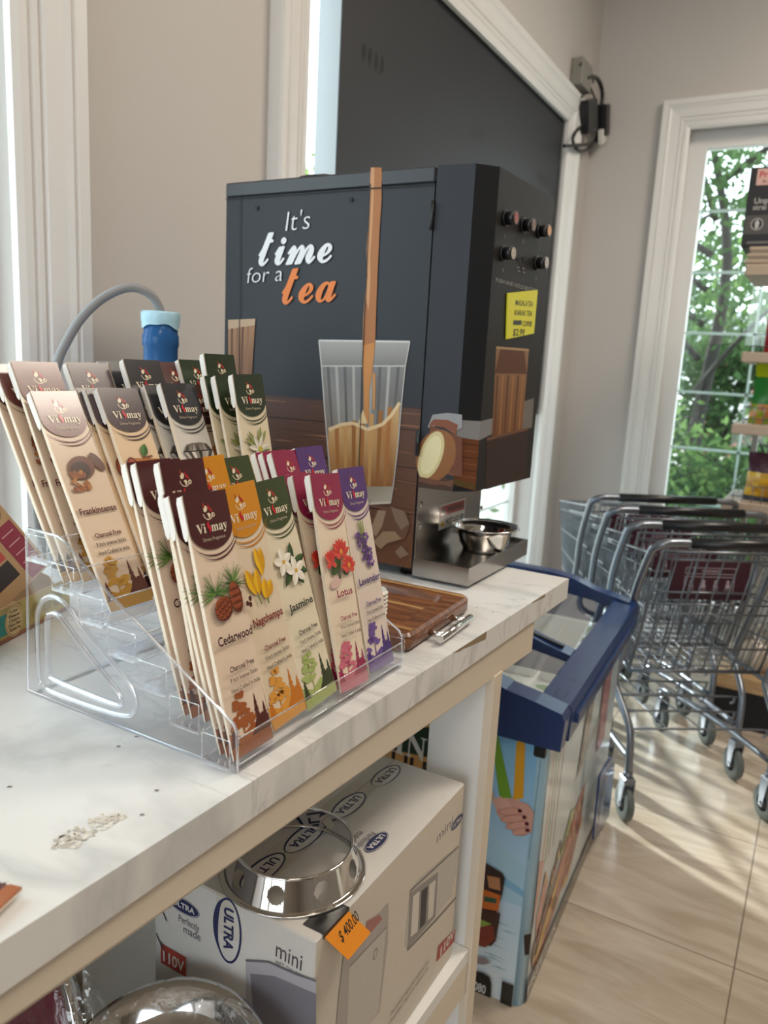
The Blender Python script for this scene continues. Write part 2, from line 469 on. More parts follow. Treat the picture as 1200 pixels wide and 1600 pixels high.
# ------------------------------------------------------------------ counter
def marble_mat():
    m, n, l, b = nmat('marble_laminate')
    tc = n.new('ShaderNodeTexCoord')
    mp = n.new('ShaderNodeMapping'); mp.inputs['Rotation'].default_value = (0, 0, 0.75); mp.inputs['Scale'].default_value = (1.0, 2.6, 1.0)
    l.new(tc.outputs['Object'], mp.inputs[0])
    base = None
    def vein(scale, dist, lo, hi, seed, rough=0.55):
        t = n.new('ShaderNodeTexNoise'); t.noise_dimensions = '4D'; t.inputs['W'].default_value = seed
        t.inputs['Scale'].default_value = scale; t.inputs['Detail'].default_value = 6; t.inputs['Distortion'].default_value = dist; t.inputs['Roughness'].default_value = rough
        l.new(mp.outputs[0], t.inputs['Vector'])
        s = n.new('ShaderNodeMath'); s.operation = 'SUBTRACT'; s.inputs[1].default_value = 0.5; l.new(t.outputs['Fac'], s.inputs[0])
        a = n.new('ShaderNodeMath'); a.operation = 'ABSOLUTE'; l.new(s.outputs[0], a.inputs[0])
        r = n.new('ShaderNodeMapRange'); r.inputs['From Min'].default_value = lo; r.inputs['From Max'].default_value = hi
        r.inputs['To Min'].default_value = 1.0; r.inputs['To Max'].default_value = 0.0; l.new(a.outputs[0], r.inputs['Value'])
        return r.outputs[0]
    v1 = vein(1.5, 0.5, 0.0, 0.045, 1.3); v2 = vein(3.6, 0.7, 0.0, 0.016, 4.1); msk = vein(1.1, 0.3, 0.0, 0.10, 8.2)
    mu = n.new('ShaderNodeMath'); mu.operation = 'MULTIPLY'; l.new(v2, mu.inputs[0]); l.new(msk, mu.inputs[1])
    mu2 = n.new('ShaderNodeMath'); mu2.operation = 'MULTIPLY'; mu2.inputs[1].default_value = 0.55; l.new(mu.outputs[0], mu2.inputs[0]); mu = mu2
    v1b = n.new('ShaderNodeMath'); v1b.operation = 'MULTIPLY'; v1b.inputs[1].default_value = 0.55; l.new(v1, v1b.inputs[0])
    mxv = n.new('ShaderNodeMath'); mxv.operation = 'MAXIMUM'; l.new(v1b.outputs[0], mxv.inputs[0]); l.new(mu.outputs[0], mxv.inputs[1])
    mx = n.new('ShaderNodeMix'); mx.data_type = 'RGBA'; mx.inputs[6].default_value = (0.73, 0.73, 0.72, 1); mx.inputs[7].default_value = (0.42, 0.43, 0.44, 1)
    l.new(mxv.outputs[0], mx.inputs[0]); l.new(mx.outputs[2], b.inputs['Base Color'])
    b.inputs['Roughness'].default_value = 0.30; b.inputs['Coat Weight'].default_value = 0.15; b.inputs['Coat Roughness'].default_value = 0.15
    return m
M_marble = marble_mat()
M_cream = pbr('cream_board', (0.66, 0.57, 0.46), 0.5, var=0.04, vscale=6)
M_shelfwhite = pbr('white_board', (0.74, 0.73, 0.71), 0.5, var=0.04, vscale=4)
M_print = print_mat('print', 0.42)
M_gloss = print_mat('glossy_print', 0.22, coat=0.25)
ZT = 1.08
XE0, YE0, XE1, YE1 = -0.4292, -0.60, -0.3716, 1.357     # front edge of the worktop
ctr = empty('display_counter', (-0.8, 0.4, 0.0))
tag(ctr, 'long counter with grey-veined white marble worktop over an open white shelf, under the tea machine', 'counter')
def under(o, root):
    o.parent = root; o.matrix_parent_inverse = Matrix.Translation(-root.location) if root.rotation_euler[2] == 0 else root.matrix_basis.inverted()
    return o
def fe(y): return XE0 + (XE1 - XE0) * (y - YE0) / (YE1 - YE0)
XB = -1.14
b = MB()
b.prism([(XE0, YE0), (XE1, YE1), (XB, YE1 + 0.002), (XB, YE0)], 2, ZT - 0.037, ZT)
a = Art(b, (0, 0, ZT), (1, 0, 0), (0, 1, 0), 1)
rnd = random.Random(3)
def residue(pts, n, cols, r0, r1):
    for i in range(n):
        t = rnd.random(); w = rnd.uniform(-1, 1)
        k = t * (len(pts) - 1); i0 = min(int(k), len(pts) - 2); f = k - i0
        x = pts[i0][0] + (pts[i0 + 1][0] - pts[i0][0]) * f; y = pts[i0][1] + (pts[i0 + 1][1] - pts[i0][1]) * f
        a.ell(x + w * 0.010, y + w * 0.006, rnd.uniform(r0, r1), rnd.uniform(r0, r1) * 0.6, rnd.choice(cols), 7, rnd.uniform(0, 3), bump=(i % 12 == 0))
residue([(-0.4534, 0.338), (-0.4561, 0.3604), (-0.4529, 0.3919)], 110, ['#d6d0c4', '#c9c2b6', '#bdb6ab', '#ddd9d0'], 0.001, 0.0045)
for (x, y, r) in [(-0.5572, 0.3675, 0.0022), (-0.5381, 0.4668, 0.0022), (-0.539, 0.4895, 0.0022), (-0.4362, 0.4014, 0.0022), (-0.4531, 0.4334, 0.0022), (-0.4612, 0.9699, 0.0022), (-0.4369, 1.0846, 0.0022), (-0.4081, 1.08, 0.0022)]:
    a.ell(x, y, r, r * 0.5, '#6d6259', 7, 0.7)
# worn spots along the front edge
fo = Vector((XE1 - XE0, YE1 - YE0, 0)).normalized()
f2 = Art(b, (XE0, YE0, ZT - 0.037), fo, (0, 0, 1), 1)
for (y0, y1, h0, h1) in ((0.905, 0.995, 0.012, 0.004), (1.165, 1.235, 0.006, 0.002), (0.885, 0.915, 0.005, 0.002)):
    f2.poly([(y0 - YE0, 0.0372), (y0 - YE0 + 0.01, 0.0372 - h1), (y1 - YE0 - 0.002, 0.0372 - h0), (y1 - YE0, 0.0372)], '#8d7a5c')
under(b.build('worktop', [M_marble, M_print]), ctr)
b = MB()
xb_ = XB + 0.05; bz = lambda y: 1.0265 - 0.0345 * y          # the board is a little deeper towards its far end
vs_ = [(fe(YE0) - .004, YE0, bz(YE0)), (fe(1.204) - .004, 1.204, bz(1.204)), (xb_, 1.204, bz(1.204)), (xb_, YE0, bz(YE0))]
b.add(vs_ + [(p[0], p[1], ZT - 0.037) for p in vs_], [(3, 2, 1, 0), (4, 5, 6, 7), (0, 1, 5, 4), (1, 2, 6, 5), (2, 3, 7, 6), (3, 0, 4, 7)])
under(b.build('support_board', M_cream), ctr)
# end post (two boards meeting at the corner)
b = MB(); b.box((fe(1.06) - 0.016, 1.045, 0.0), (fe(1.06) - 0.002, 1.075, 0.9925)); under(b.build('post_edge', M_cream), ctr)
b = MB(); b.box((-0.486, 1.0455, 0.0), (fe(1.06) - 0.016, 1.0745, 0.9925)); under(b.build('post', M_shelfwhite), ctr)
b = MB(); b.box((XB + 0.06, 1.045, 0.0), (XB + 0.16, 1.075, 0.9925)); under(b.build('post', M_shelfwhite), ctr)
for x in (-0.48, XB + 0.06):
    b = MB(); b.box((x, YE0 + 0.02, 0.0), (x + 0.05, YE0 + 0.05, 1.043)); under(b.build('post', M_shelfwhite), ctr)
SZ = 0.520
b = MB(); b.prism([(fe(YE0) - 0.006, YE0), (fe(1.044) - 0.006, 1.044), (XB + 0.06, 1.044), (XB + 0.06, YE0)], 2, SZ - 0.022, SZ); under(b.build('lower_shelf', M_shelfwhite), ctr)
b = MB(); b.prism([(fe(YE0) - 0.006, YE0), (fe(1.044) - 0.006, 1.044), (fe(1.044) - 0.024, 1.044), (fe(YE0) - 0.024, YE0)], 2, SZ - 0.082, SZ - 0.022); under(b.build('shelf_apron', M_cream), ctr)
M_backpanel = pbr('grey_back_panel', (0.22, 0.20, 0.19), 0.7)
b = MB(); b.box((XB + 0.04, YE0, 0.0), (XB + 0.06, 0.80, 1.0)); under(b.build('back_panel', M_backpanel), ctr)

# ------------------------------------------------------------------ clear acrylic rack
M_acr = clear_mat('clear_acrylic', (0.985, 0.987, 0.993), 0.02, ior=1.45)
M_acredge = pbr('acrylic_edge', (0.80, 0.82, 0.90), 0.08, spec=0.9)
def edge_mix():
    m = clear_mat('acrylic_rim', (0.93, 0.935, 0.96), 0.05, ior=1.9, base=0.16)
    return m
M_rim = edge_mix()
rack = empty('display_rack', (-0.56, 0.647, ZT))
tag(rack, 'clear acrylic stepped rack with triangular side panels holding the incense packets', 'display rack')
RY0, RY1 = 0.4925, 0.8015
OUT = [(-0.7085, ZT + 0.0016), (-0.7023, 1.2560), (-0.6980, 1.2625), (-0.6539, 1.2612), (-0.6400, 1.2570), (-0.6303, 1.2493), (-0.5984, 1.227), (-0.4216, 1.1272), (-0.4170, 1.1200), (-0.4155, ZT + 0.0016)]
OUTER = [(-0.690, 1.105), (-0.690, 1.165), (-0.682, 1.186), (-0.664, 1.196), (-0.640, 1.190), (-0.618, 1.172), (-0.560, 1.135), (-0.545, 1.120), (-0.545, 1.105), (-0.558, 1.095), (-0.600, 1.091), (-0.670, 1.090), (-0.684, 1.094)]
INNER = [(-0.674, 1.112), (-0.674, 1.165), (-0.668, 1.176), (-0.656, 1.178), (-0.644, 1.170), (-0.600, 1.138), (-0.568, 1.116), (-0.565, 1.108), (-0.572, 1.103), (-0.620, 1.103), (-0.665, 1.105)]
def side_plate(y0, y1):
    b = MB()
    ring = smooth_path([(p[0], 0, p[1]) for p in INNER], 4, True)
    hole = [(p[0], p[2]) for p in ring]
    # faces with the hand hole cut out: fan strips between outline and hole
    import mathutils
    from mathutils.geometry import tessellate_polygon
    outl = OUT
    tri = tessellate_polygon([[Vector((p[0], p[1], 0)) for p in outl], [Vector((p[0], p[1], 0)) for p in hole]])
    allp = outl + hole
    for y in (y0, y1):
        b.add([(p[0], y, p[1]) for p in allp], [t if y == y1 else t[::-1] for t in tri], 0)
    n = len(outl); o = len(b.v)
    b.v += [(p[0], y0, p[1]) for p in outl] + [(p[0], y1, p[1]) for p in outl]
    for i in range(n):
        j = (i + 1) % n; b.face([o + i, o + j, o + n + j, o + n + i], 1)
    pl = b.build('side_panel', [M_acr, M_rim], rack); pl.matrix_parent_inverse = Matrix.Translation(-rack.location)
    e = MB()
    ym = (y0 + y1) / 2
    e.tube([(p[0], ym, p[1]) for p in outl], 0.0016, 8, closed=True)
    r = e.build('rounded_rim', M_rim, pl)
    e = MB()
    e.tube(smooth_path([(p[0], ym, p[1]) for p in INNER], 4, True), 0.0032, 8, closed=True)
    e.tube(smooth_path([(p[0], ym, p[1]) for p in OUTER], 4, True), 0.0020, 8, closed=True, flat=1.6)
    e.build('hand_hole_rim', M_rim, pl)
    return pl
side_plate(RY0, RY0 + 0.003); side_plate(RY1 - 0.003, RY1)
LEDGE = [(-0.4515, -0.4186, 1.0885), (-0.4916, -0.4556, 1.1130), (-0.5326, -0.4957, 1.1375), (-0.5727, -0.5359, 1.1610), (-0.6134, -0.5795, 1.1860), (-0.6538, -0.6204, 1.2105), (-0.6930, -0.6590, 1.2345)]
for (x0, x1, z) in LEDGE:
    b = MB()
    b.box((x0, RY0 + 0.003, z - 0.0022), (x1, RY1 - 0.003, z - 0.0002), 0)
    b.box((x1 - 0.0005, RY0 + 0.003, z - 0.0022), (x1 + 0.0020, RY1 - 0.003, z + 0.024), 0)
    for (x, zz) in ((x1 + 0.0008, z + 0.024), (x1 + 0.0008, z - 0.0022), (x0, z - 0.001)):
        b.tube([(x, RY0 + 0.003, zz), (x, RY1 - 0.003, zz)], 0.0009, 6, 1)
    lg = b.build('ledge', [M_acr, M_rim], rack); lg.matrix_parent_inverse = Matrix.Translation(-rack.location)
    for (ya, yb) in ((RY0 - 0.0075, RY0 + 0.0002), (RY1 - 0.0002, RY1 + 0.0075)):
        b = MB()
        zb, zt = z - 0.003, z + 0.0255
        b.box((x0 + 0.001, ya, zb), (x1 + 0.001, yb, zb + 0.003), 1)
        cs = [(x0 + 0.001, zb), (x1 + 0.001, zb), (x1 + 0.001, zt), (x0 + 0.001, zt)]
        ye = ya + 0.0004 if ya < RY0 else yb - 0.0004
        for i in range(4):
            p, q = cs[i], cs[(i + 1) % 4]
            b.tube([(p[0], ye, p[1]), (q[0], ye, q[1])], 0.0006, 5, 1)
        for f, h in ((0.22, 0.010), (0.46, 0.016), (0.70, 0.010)):
            xx = x0 + (x1 - x0) * f
            b.box((xx - 0.0010, ya, zb), (xx + 0.0010, yb, zb + h), 0)
        b.build('clip', [M_acr, M_rim], lg)
for x in (-0.70, -0.42):
    b = MB(); b.box((x - 0.004, RY0 + 0.003, ZT), (x + 0.004, RY1 - 0.003, ZT + 0.003))
    sb = b.build('base_strip', [M_acr], rack); sb.matrix_parent_inverse = Matrix.Translation(-rack.location)

# ------------------------------------------------------------------ incense packets
PWD, PLN, PTH = 0.0558, 0.244, 0.007
def flame(a, u, v, h, col='#c8202c'):
    a.poly([(u, v), (u + h * 0.24, v + h * 0.12), (u + h * 0.30, v + h * 0.38), (u + h * 0.12, v + h * 0.66), (u + h * 0.10, v + h), (u - h * 0.14, v + h * 0.70), (u - h * 0.12, v + h * 0.48), (u + h * 0.04, v + h * 0.22)], col)
def logo(a, u, v, s, cream='#ecdcc0'):
    a.ring(u, v - 0.05 * s, 0.46 * s, 0.46 * s, 0.06 * s, cream, 20, math.pi * 1.02, math.pi * 1.95)
    a.poly([(u - .36*s, v + .30*s), (u - .22*s, v + .46*s), (u - .05*s, v + .44*s), (u + .02*s, v + .28*s), (u - .06*s, v + .10*s), (u - .20*s, v + .02*s), (u - .36*s, v + .06*s)], cream)
    a.poly([(u - .10*s, v - .10*s), (u + .10*s, v - .05*s), (u + .24*s, v - .22*s), (u + .12*s, v - .42*s), (u + .02*s, v - .44*s), (u - .02*s, v - .26*s)], cream)
    a.ring(u + .46*s, v - .24*s, .13*s, .13*s, .07*s, cream, 12)
    flame(a, u + .12*s, v - .02*s, .60*s, '#a92a2c'); flame(a, u - .34*s, v + .30*s, .42*s, '#a9402c'); flame(a, u + .32*s, v - .10*s, .4*s, '#b5382c')
def leaf(a, u, v, ln, wd, ang, col, col2=None):
    pts = []
    for i in range(7): t = i / 6; pts.append((t * ln, math.sin(math.pi * t) ** 0.8 * wd / 2))
    for i in range(5, 0, -1): t = i / 6; pts.append((t * ln, -math.sin(math.pi * t) ** 0.8 * wd / 2))
    c, s = math.cos(ang), math.sin(ang)
    P = lambda L: [(u + x * c - y * s, v + x * s + y * c) for x, y in L]
    a.poly(P(pts), col)
    if col2: a.poly(P([p for p in pts if p[1] >= 0]), col2)
def pine(a, u, v, h, w, col):
    pts = [(u, v + h)]
    for i in range(1, 7): t = i / 6; pts += [(u + w * t / 2, v + h * (1 - t) + h * 0.03), (u + w * t * 0.25, v + h * (1 - t) + h * 0.05)]
    pts += [(u - p[0] + u, p[1]) for p in reversed(pts[1:])]
    a.poly(pts, col)
def broad(a, u, v, h, w, col, seed):
    r = random.Random(seed)
    a.poly([(u - w * .03, v), (u + w * .03, v), (u + w * .015, v + h * .8), (u - w * .015, v + h * .8)], col)
    for i in range(26):
        t = r.random(); k = 1 - t * 0.72
        a.ell(u + r.uniform(-.42, .42) * w * k, v + h * (0.30 + 0.64 * t), w * .17 * (0.6 + 0.5 * k), h * .062, col, 8, r.uniform(-.5, .5), bump=(i % 5 == 0))
def pic_cedar(a, u, v, s):
    r = random.Random(5)
    a.k += 1
    for cx, cy, k, L in ((-.28, .02, 46, .50), (.26, .12, 40, .46)):
        for i in range(k):
            an = r.uniform(-.5, math.pi + .5); ln = r.uniform(.6, 1) * L * s
            p = (u + cx * s, v + cy * s); q = (p[0] + math.cos(an) * ln * .95, p[1] + math.sin(an) * ln)
            a.line([p, q], .022 * s, r.choice(['#3f6b2c', '#557f35', '#2f5524', '#74954a']), .008 * s, bump=(i % 16 == 0))
    for cx, cy, rx, ry, ro in ((.26, -.16, .17, .33, .1), (-.16, -.30, .26, .24, .5)):
        a.ell(u + cx * s, v + cy * s, rx * s, ry * s, '#6a2f1c', 18, ro)
        a.ell(u + (cx - .02) * s, v + (cy + .02) * s, rx * .9 * s, ry * .9 * s, '#984c2c', 18, ro)
        for i in range(5):
            for j in range(4):
                x = (i - 2) * rx * .36 + (j % 2) * rx * .18; y = (j - 1.5) * ry * .42
                if (x / rx) ** 2 + (y / ry) ** 2 < .75:
                    c, sn = math.cos(ro), math.sin(ro)
                    a.ring(u + (cx + x * c - y * sn) * s, v + (cy + x * sn + y * c) * s, rx * .2 * s, ry * .16 * s, .016 * s, '#4f2114', 6, math.pi, 2 * math.pi)
    for cx, cy in ((.50, -.36), (.60, -.28), (.58, -.40)): a.ell(u + cx * s, v + cy * s, .05 * s, .06 * s, '#4a2019', 8)
def pic_nag(a, u, v, s):
    for (x, y, L, w, an) in ((.10, -.02, .62, .26, 1.35), (.16, -.0, .62, .24, 1.75), (-.20, -.36, .62, .26, 1.85), (-.12, -.38, .58, .24, 1.45), (.10, -.50, .42, .26, .95), (.05, -.52, .46, .24, 1.4)):
        leaf(a, u + x * s, v + y * s, L * s, w * s, an, '#d79a08', '#edbb16')
    a.line([(u - .18 * s, v - .36 * s), (u - .12 * s, v - .58 * s)], .04 * s, '#6d7a2a'); a.line([(u + .1 * s, v - .5 * s), (u + .1 * s, v - .62 * s)], .05 * s, '#6d7a2a')
def pic_jas(a, u, v, s):
    for an in (0.3, 1.4, 2.6, 3.9, 5.2, 5.8): leaf(a, u + .05 * s, v - .02 * s, .55 * s, .20 * s, an, '#2d4322', '#3d5a2c')
    for (cx, cy, k) in ((-.24, .14, .34), (.10, -.14, .36)):
        for i in range(5): leaf(a, u + cx * s, v + cy * s, k * s, .20 * s, i * 1.257 + .4, '#e8e0cf', '#f5f0e4')
        a.ell(u + cx * s, v + cy * s, .05 * s, .05 * s, '#d9a432', 8)
def pic_lotus(a, u, v, s):
    a.ell(u - .22 * s, v - .62 * s, .26 * s, .12 * s, '#d9b7ae', 16, .3)
    for dx in (-.06, .0, .07): a.line([(u + dx * s, v - .1 * s), (u + (dx * .4 - .05) * s, v - .56 * s)], .03 * s, '#35421f')
    a.ell(u - .16 * s, v - .26 * s, .25 * s, .13 * s, '#37521f', 16, .7); a.ell(u + .26 * s, v - .44 * s, .13 * s, .07 * s, '#37521f', 12, .1)
    for (cx, cy, k) in ((.12, .10, .42), (-.36, -.06, .34), (.32, -.26, .34)):
        ang = (0.35, 0.85, 1.25, 1.6, 1.95, 2.35, 2.85) if cx > 0 else (1.0, 1.3, 1.6, 1.9, 2.2)
        for an in ang: leaf(a, u + cx * s, v + (cy - .1) * s, k * s, .17 * s, an, '#c62f28', '#e2553a')
        for an in (-.3, 3.4): leaf(a, u + cx * s, v + (cy - .1) * s, .22 * s, .14 * s, an, '#d4473a')
        if cx > 0: a.ell(u + cx * s, v + (cy - .02) * s, .06 * s, .07 * s, '#e39a3a', 8)
def pic_lav(a, u, v, s):
    r = random.Random(9)
    for (x0, x1) in ((-.12, .14), (.08, .12), (-.02, .14)): a.line([(u + x0 * s, v + .62 * s), (u + x1 * s, v - .62 * s)], .05 * s, '#7d8f3c')
    for (bx, by, n, L) in ((-.18, -.1, 46, .85), (.14, -.15, 46, .85)):
        for i in range(n):
            t = r.random(); a.ell(u + (bx + (t - .5) * -.10 + r.uniform(-.13, .13) + (.20 * (1 - t) if bx < 0 else 0)) * s, v + (by - .42 + t * L) * s, .055 * s, .045 * s, r.choice(['#4f2e6d', '#6a418a', '#3d2257', '#7d55a0']), 6, r.uniform(0, 3), bump=(i % 12 == 0))
def pic_frank(a, u, v, s):
    a.ell(u + .42 * s, v + .22 * s, .13 * s, .26 * s, '#5c3526', 16, .5)
    a.ell(u - .05 * s, v + .12 * s, .36 * s, .28 * s, '#6b3d2b', 20, .2); a.ell(u - .10 * s, v + .06 * s, .27 * s, .21 * s, '#3a2018', 18, .2)
    r = random.Random(4)
    for i in range(24): a.ell(u + (r.uniform(-.30, .12) - .08) * s + (0.0 if i < 10 else r.uniform(-.16, .16) * s), v + (r.uniform(-.10, .06) if i < 10 else r.uniform(-.40, -.14)) * s, .075 * s, .052 * s, r.choice(['#9c6238', '#b0763f', '#8a4f30', '#a56b45']), 7, r.uniform(0, 3), bump=(i % 6 == 0))
def pic_log(a, u, v, s):
    leaf(a, u + .06 * s, v + .22 * s, .36 * s, .22 * s, 1.15, '#375f2a', '#4b7a38')
    a.poly([(u - .40 * s, v + .22 * s), (u + .52 * s, v + .14 * s), (u + .54 * s, v - .16 * s), (u - .36 * s, v - .06 * s)], '#b0703a')
    a.poly([(u - .1 * s, v + .02 * s), (u + .52 * s, v - .02 * s), (u + .52 * s, v - .22 * s), (u - .1 * s, v - .22 * s)], '#8a4f2a')
    a.ell(u - .36 * s, v - .02 * s, .17 * s, .26 * s, '#6f2a1c', 18); a.ell(u - .36 * s, v - .02 * s, .14 * s, .22 * s, '#a4553a', 18)
    a.ell(u + .02 * s, v - .12 * s, .18 * s, .22 * s, '#6f2a1c', 18); a.ell(u + .02 * s, v - .12 * s, .15 * s, .19 * s, '#b25a30', 18)
    a.line([(u + .0 * s, v + .2 * s), (u + .32 * s, v + .22 * s)], .05 * s, '#7c4a2a')
def pic_diam(a, u, v, s):
    T = [(-.52, .18), (-.36, .36), (-.14, .40), (.14, .40), (.36, .36), (.52, .18)]
    P = lambda L: [(u + x * s, v + y * s) for x, y in L]
    a.poly(P(T + [(.06, -.52), (-.06, -.52)]), '#6d655f')
    cols = ['#b8b0a8', '#4a4440', '#d8d2ca', '#857c75', '#39342f', '#a49a92']
    for i in range(8):
        x0 = -.52 + i * .13; a.poly(P([(x0, .18), (x0 + .13, .18), (0.0, -.50)]), cols[i % 6], bump=(i == 0))
    for i in range(7):
        x0 = -.48 + i * .137; a.poly(P([(x0, .18), (x0 + .137, .18), ((x0 + .07) * .75, .38)]), cols[(i * 2 + 1) % 6], bump=(i == 0))
    a.line(P([(-.52, .18), (.52, .18)]), .03 * s, '#2f2b28')
def pic_cinn(a, u, v, s):
    for k, (y, an) in enumerate(((.16, .12), (.02, .05), (-.14, -.04), (-.02, .2))):
        c, sn = math.cos(an), math.sin(an)
        P = [(-.5, -.09), (.5, -.09), (.5, .09), (-.5, .09)]
        a.poly([(u + (x * c - q * sn) * s, v + (y + x * sn + q * c) * s) for x, q in P], ['#b06a2c', '#c8803a', '#985220', '#d0904a'][k])
def pic_lily(a, u, v, s):
    for an in (.9, 1.3, 2.2, 2.6): leaf(a, u, v, .62 * s, .13 * s, an, '#7d8446', '#97a060')
    for i in range(7): leaf(a, u, v - .02 * s, .44 * s, .15 * s, i * .9 + .2, '#cfcab8', '#e8e4d6')
    a.ell(u + .02 * s, v - .02 * s, .09 * s, .09 * s, '#c2b145', 10)
    for an in (3.6, 4.4, 5.6, .1, 5.0): leaf(a, u, v - .1 * s, .45 * s, .07 * s, an, '#6b6f45')
KIND = dict(
    cedar=('Cedarwood', '#4a1d20', '#4a1d20', '#e2c3a4', '#a35a2c', '#54241c', pic_cedar, '#3c1c22'),
    nag=('Nagchampa', '#d18a12', '#c07a10', '#dcc5a0', '#dd9a3c', '#c8761a', pic_nag, '#7a1f1c'),
    jas=('Jasmine', '#38441f', '#38441f', '#dfd0ac', '#a6b56a', '#333d1c', pic_jas, '#222a1c'),
    lotus=('Lotus', '#8e1846', '#8e1846', '#e6cfae', '#cf6a7e', '#96234c', pic_lotus, '#8e1846'),
    lav=('Lavender', '#4d2670', '#4d2670', '#d9c3b2', '#6a4c96', '#4a2c78', pic_lav, '#3c2370'),
    frank=('Frankincense', '#6e3e38', '#6e3e38', '#cfb08e', '#b98a3a', '#5c302a', pic_frank, '#5c2c2c'),
    sandal=('Chandan', '#3f2a30', '#3f2a30', '#dcb682', '#b98a3a', '#3c2024', pic_log, '#3c2024'),
    diamond=('Diamond', '#2e2c30', '#2e2c30', '#cbc4ba', '#8e8a88', '#34323a', pic_diam, '#2e2c30'),
    cinn=('Cinnamon', '#4f211e', '#4f211e', '#dbb88e', '#b9703a', '#4f211e', pic_cinn, '#4f211e'),
    lily=('Lily', '#22321c', '#22321c', '#dccba2', '#8e9a5a', '#22321c', pic_lily, '#22321c'))
PK_MESH = {}
M_flap = pbr('packet_inside_card', (0.86, 0.83, 0.79), 0.6)
def packet_meshes(kind):
    if kind in PK_MESH: return PK_MESH[kind]
    nm, hd, ac, cr, t1, t2, pic, tc = KIND[kind]
    b = MB()
    w, L, th = PWD, PLN, PTH
    c = tuple(x + (0.92 - x) * 0.22 for x in rgb(cr)[:3]) + (1.0,); edge = rgb('#efe0cb')
    # card envelope: slightly pillowed front, creased sides
    nu, nv = 6, 10
    def pt(i, j):
        u = w * i / nu; v = L * j / nv
        bulge = 0.0016 * math.sin(math.pi * i / nu) * (0.4 + 0.6 * math.sin(math.pi * j / nv))
        return (u, v, bulge - 0.0016)
    o = len(b.v)
    # art follows a flat face, so keep the printed front flat and pillow the back
    b.v += [(0, 0, 0), (w, 0, 0), (w, L, 0), (0, L, 0)]
    b.face([o, o + 1, o + 2, o + 3], 0, c)
    o2 = len(b.v)
    for j in range(nv + 1):
        for i in range(nu + 1):
            u = w * i / nu; v = L * j / nv
            d = th * (0.55 + 0.45 * math.sin(math.pi * i / nu)) * (0.35 + 0.65 * min(1.0, 4 * min(j, nv - j) / nv))
            b.v.append((u, v, -d))
    for j in range(nv):
        for i in range(nu):
            k = o2 + j * (nu + 1) + i; b.face([k, k + nu + 1, k + nu + 2, k + 1], 0, c, True)
    for j in range(nv):
        k = o2 + j * (nu + 1)
        q = len(b.v); b.v += [(0, L * j / nv, 0), (0, L * (j + 1) / nv, 0), (w, L * j / nv, 0), (w, L * (j + 1) / nv, 0)]
        b.face([q, q + 1, k + nu + 1, k], 0, edge); b.face([q + 2, k + nu, k + 2 * nu + 1, q + 3], 0, edge)
    for i in range(nu):
        q = len(b.v); b.v += [(w * i / nu, 0, 0), (w * (i + 1) / nu, 0, 0), (w * i / nu, L, 0), (w * (i + 1) / nu, L, 0)]
        k = o2 + i; k2 = o2 + nv * (nu + 1) + i
        b.face([q, k, k + 1, q + 1], 0, c); b.face([q + 2, q + 3, k2 + 1, k2], 0, rgb(hd))
    a = Art(b, (0, 0, 0), (1, 0, 0), (0, 1, 0), 0)
    V = lambda f: L * (1 - f)
    # light crease along the left edge
    a.rect(0.0, 0.0, 0.0012, L, '#f4e6d2')
    # forest at the foot
    a.rect(0.0, 0.0, w, V(0.945), t1)
    a.poly([(0, V(0.945)), (w, V(0.945)), (w, V(0.905)), (w * .8, V(0.925)), (w * .6, V(0.90)), (w * .3, V(0.93)), (0, V(0.90))], t1)
    pine(a, w * .74, V(.95), L * .155, w * .24, t2); pine(a, w * .93, V(.95), L * .11, w * .22, t2); pine(a, w * .10, V(.96), L * .09, w * .24, t2)
    a.poly([(w * .52, V(.95)), (w * .999, V(.95)), (w * .999, V(.90)), (w * .85, V(.88)), (w * .68, V(.91))], t2)
    broad(a, w * .36, V(.95), L * .185, w * .62, t1, len(nm) + 2)
    a.rect(0.0, 0.0, w, V(0.96), t1 if kind in ('cedar', 'frank', 'jas') else t1)
    # header and its double sweep
    a.ring(w * .5, V(.135), w * .585, L * .105, w * .026, ac, 20, math.pi * 1.16, math.pi * 1.92, taper=True)
    a.ring(w * .52, V(.135), w * .600, L * .122, w * .030, ac, 20, math.pi * 1.30, math.pi * 1.93, taper=True)
    arc = [(w * .5 + w * .5 * math.cos(t), V(.135) + L * .082 * math.sin(t)) for t in [math.pi + math.pi * i / 20 for i in range(21)]]
    a.poly(arc + [(w, L), (0, L)], hd)
    logo(a, w * .48, V(.075), w * .24)
    h = w * .225
    a.text(serif('Vi'), w * .15, V(.150), h, '#efe3cc', width=w * .21)
    flame(a, w * .425, V(.152), w * .20)
    a.text(serif('may'), w * .485, V(.150), h, '#efe3cc', width=w * .38)
    a.text('Divine Fragrance', w * .51, V(.182), w * .080, '#c9b8a2', width=w * .52, align='C')
    pic(a, w * .52, V(.385), w * .84)
    a.text(nm, w * .5, V(.572), w * (.21 if len(nm) < 10 else .18), tc, width=w * min(.84, .105 * len(nm) + .02), bold=0.022, align='C')
    a.text('Charcoal Free', w * .52, V(.680), w * .125, tc, width=w * .60, bold=0.022, align='C')
    a.text('9 Inch Incense Sticks', w * .52, V(.718), w * .105, '#3a2c24', width=w * .68, bold=0.012, align='C')
    a.text('Hand Crafted In India', w * .52, V(.756), w * .105, '#3a2c24', width=w * .72, bold=0.012, align='C')
    ob = b.build('incense_packet', [M_gloss]); me = ob.data; bpy.data.objects.remove(ob)
    # tucked side flap, bare card
    f = MB()
    prof = [(L - 0.0005, -0.0005), (L - 0.034, -0.0005), (L - 0.040, -0.003), (L - 0.041, -0.0055), (L - 0.037, -0.0072), (L - 0.006, -0.0078), (L - 0.001, -0.006)]
    vs = [(-0.0006, p[0], p[1]) for p in prof] + [(0.0004, p[0], p[1]) for p in prof]
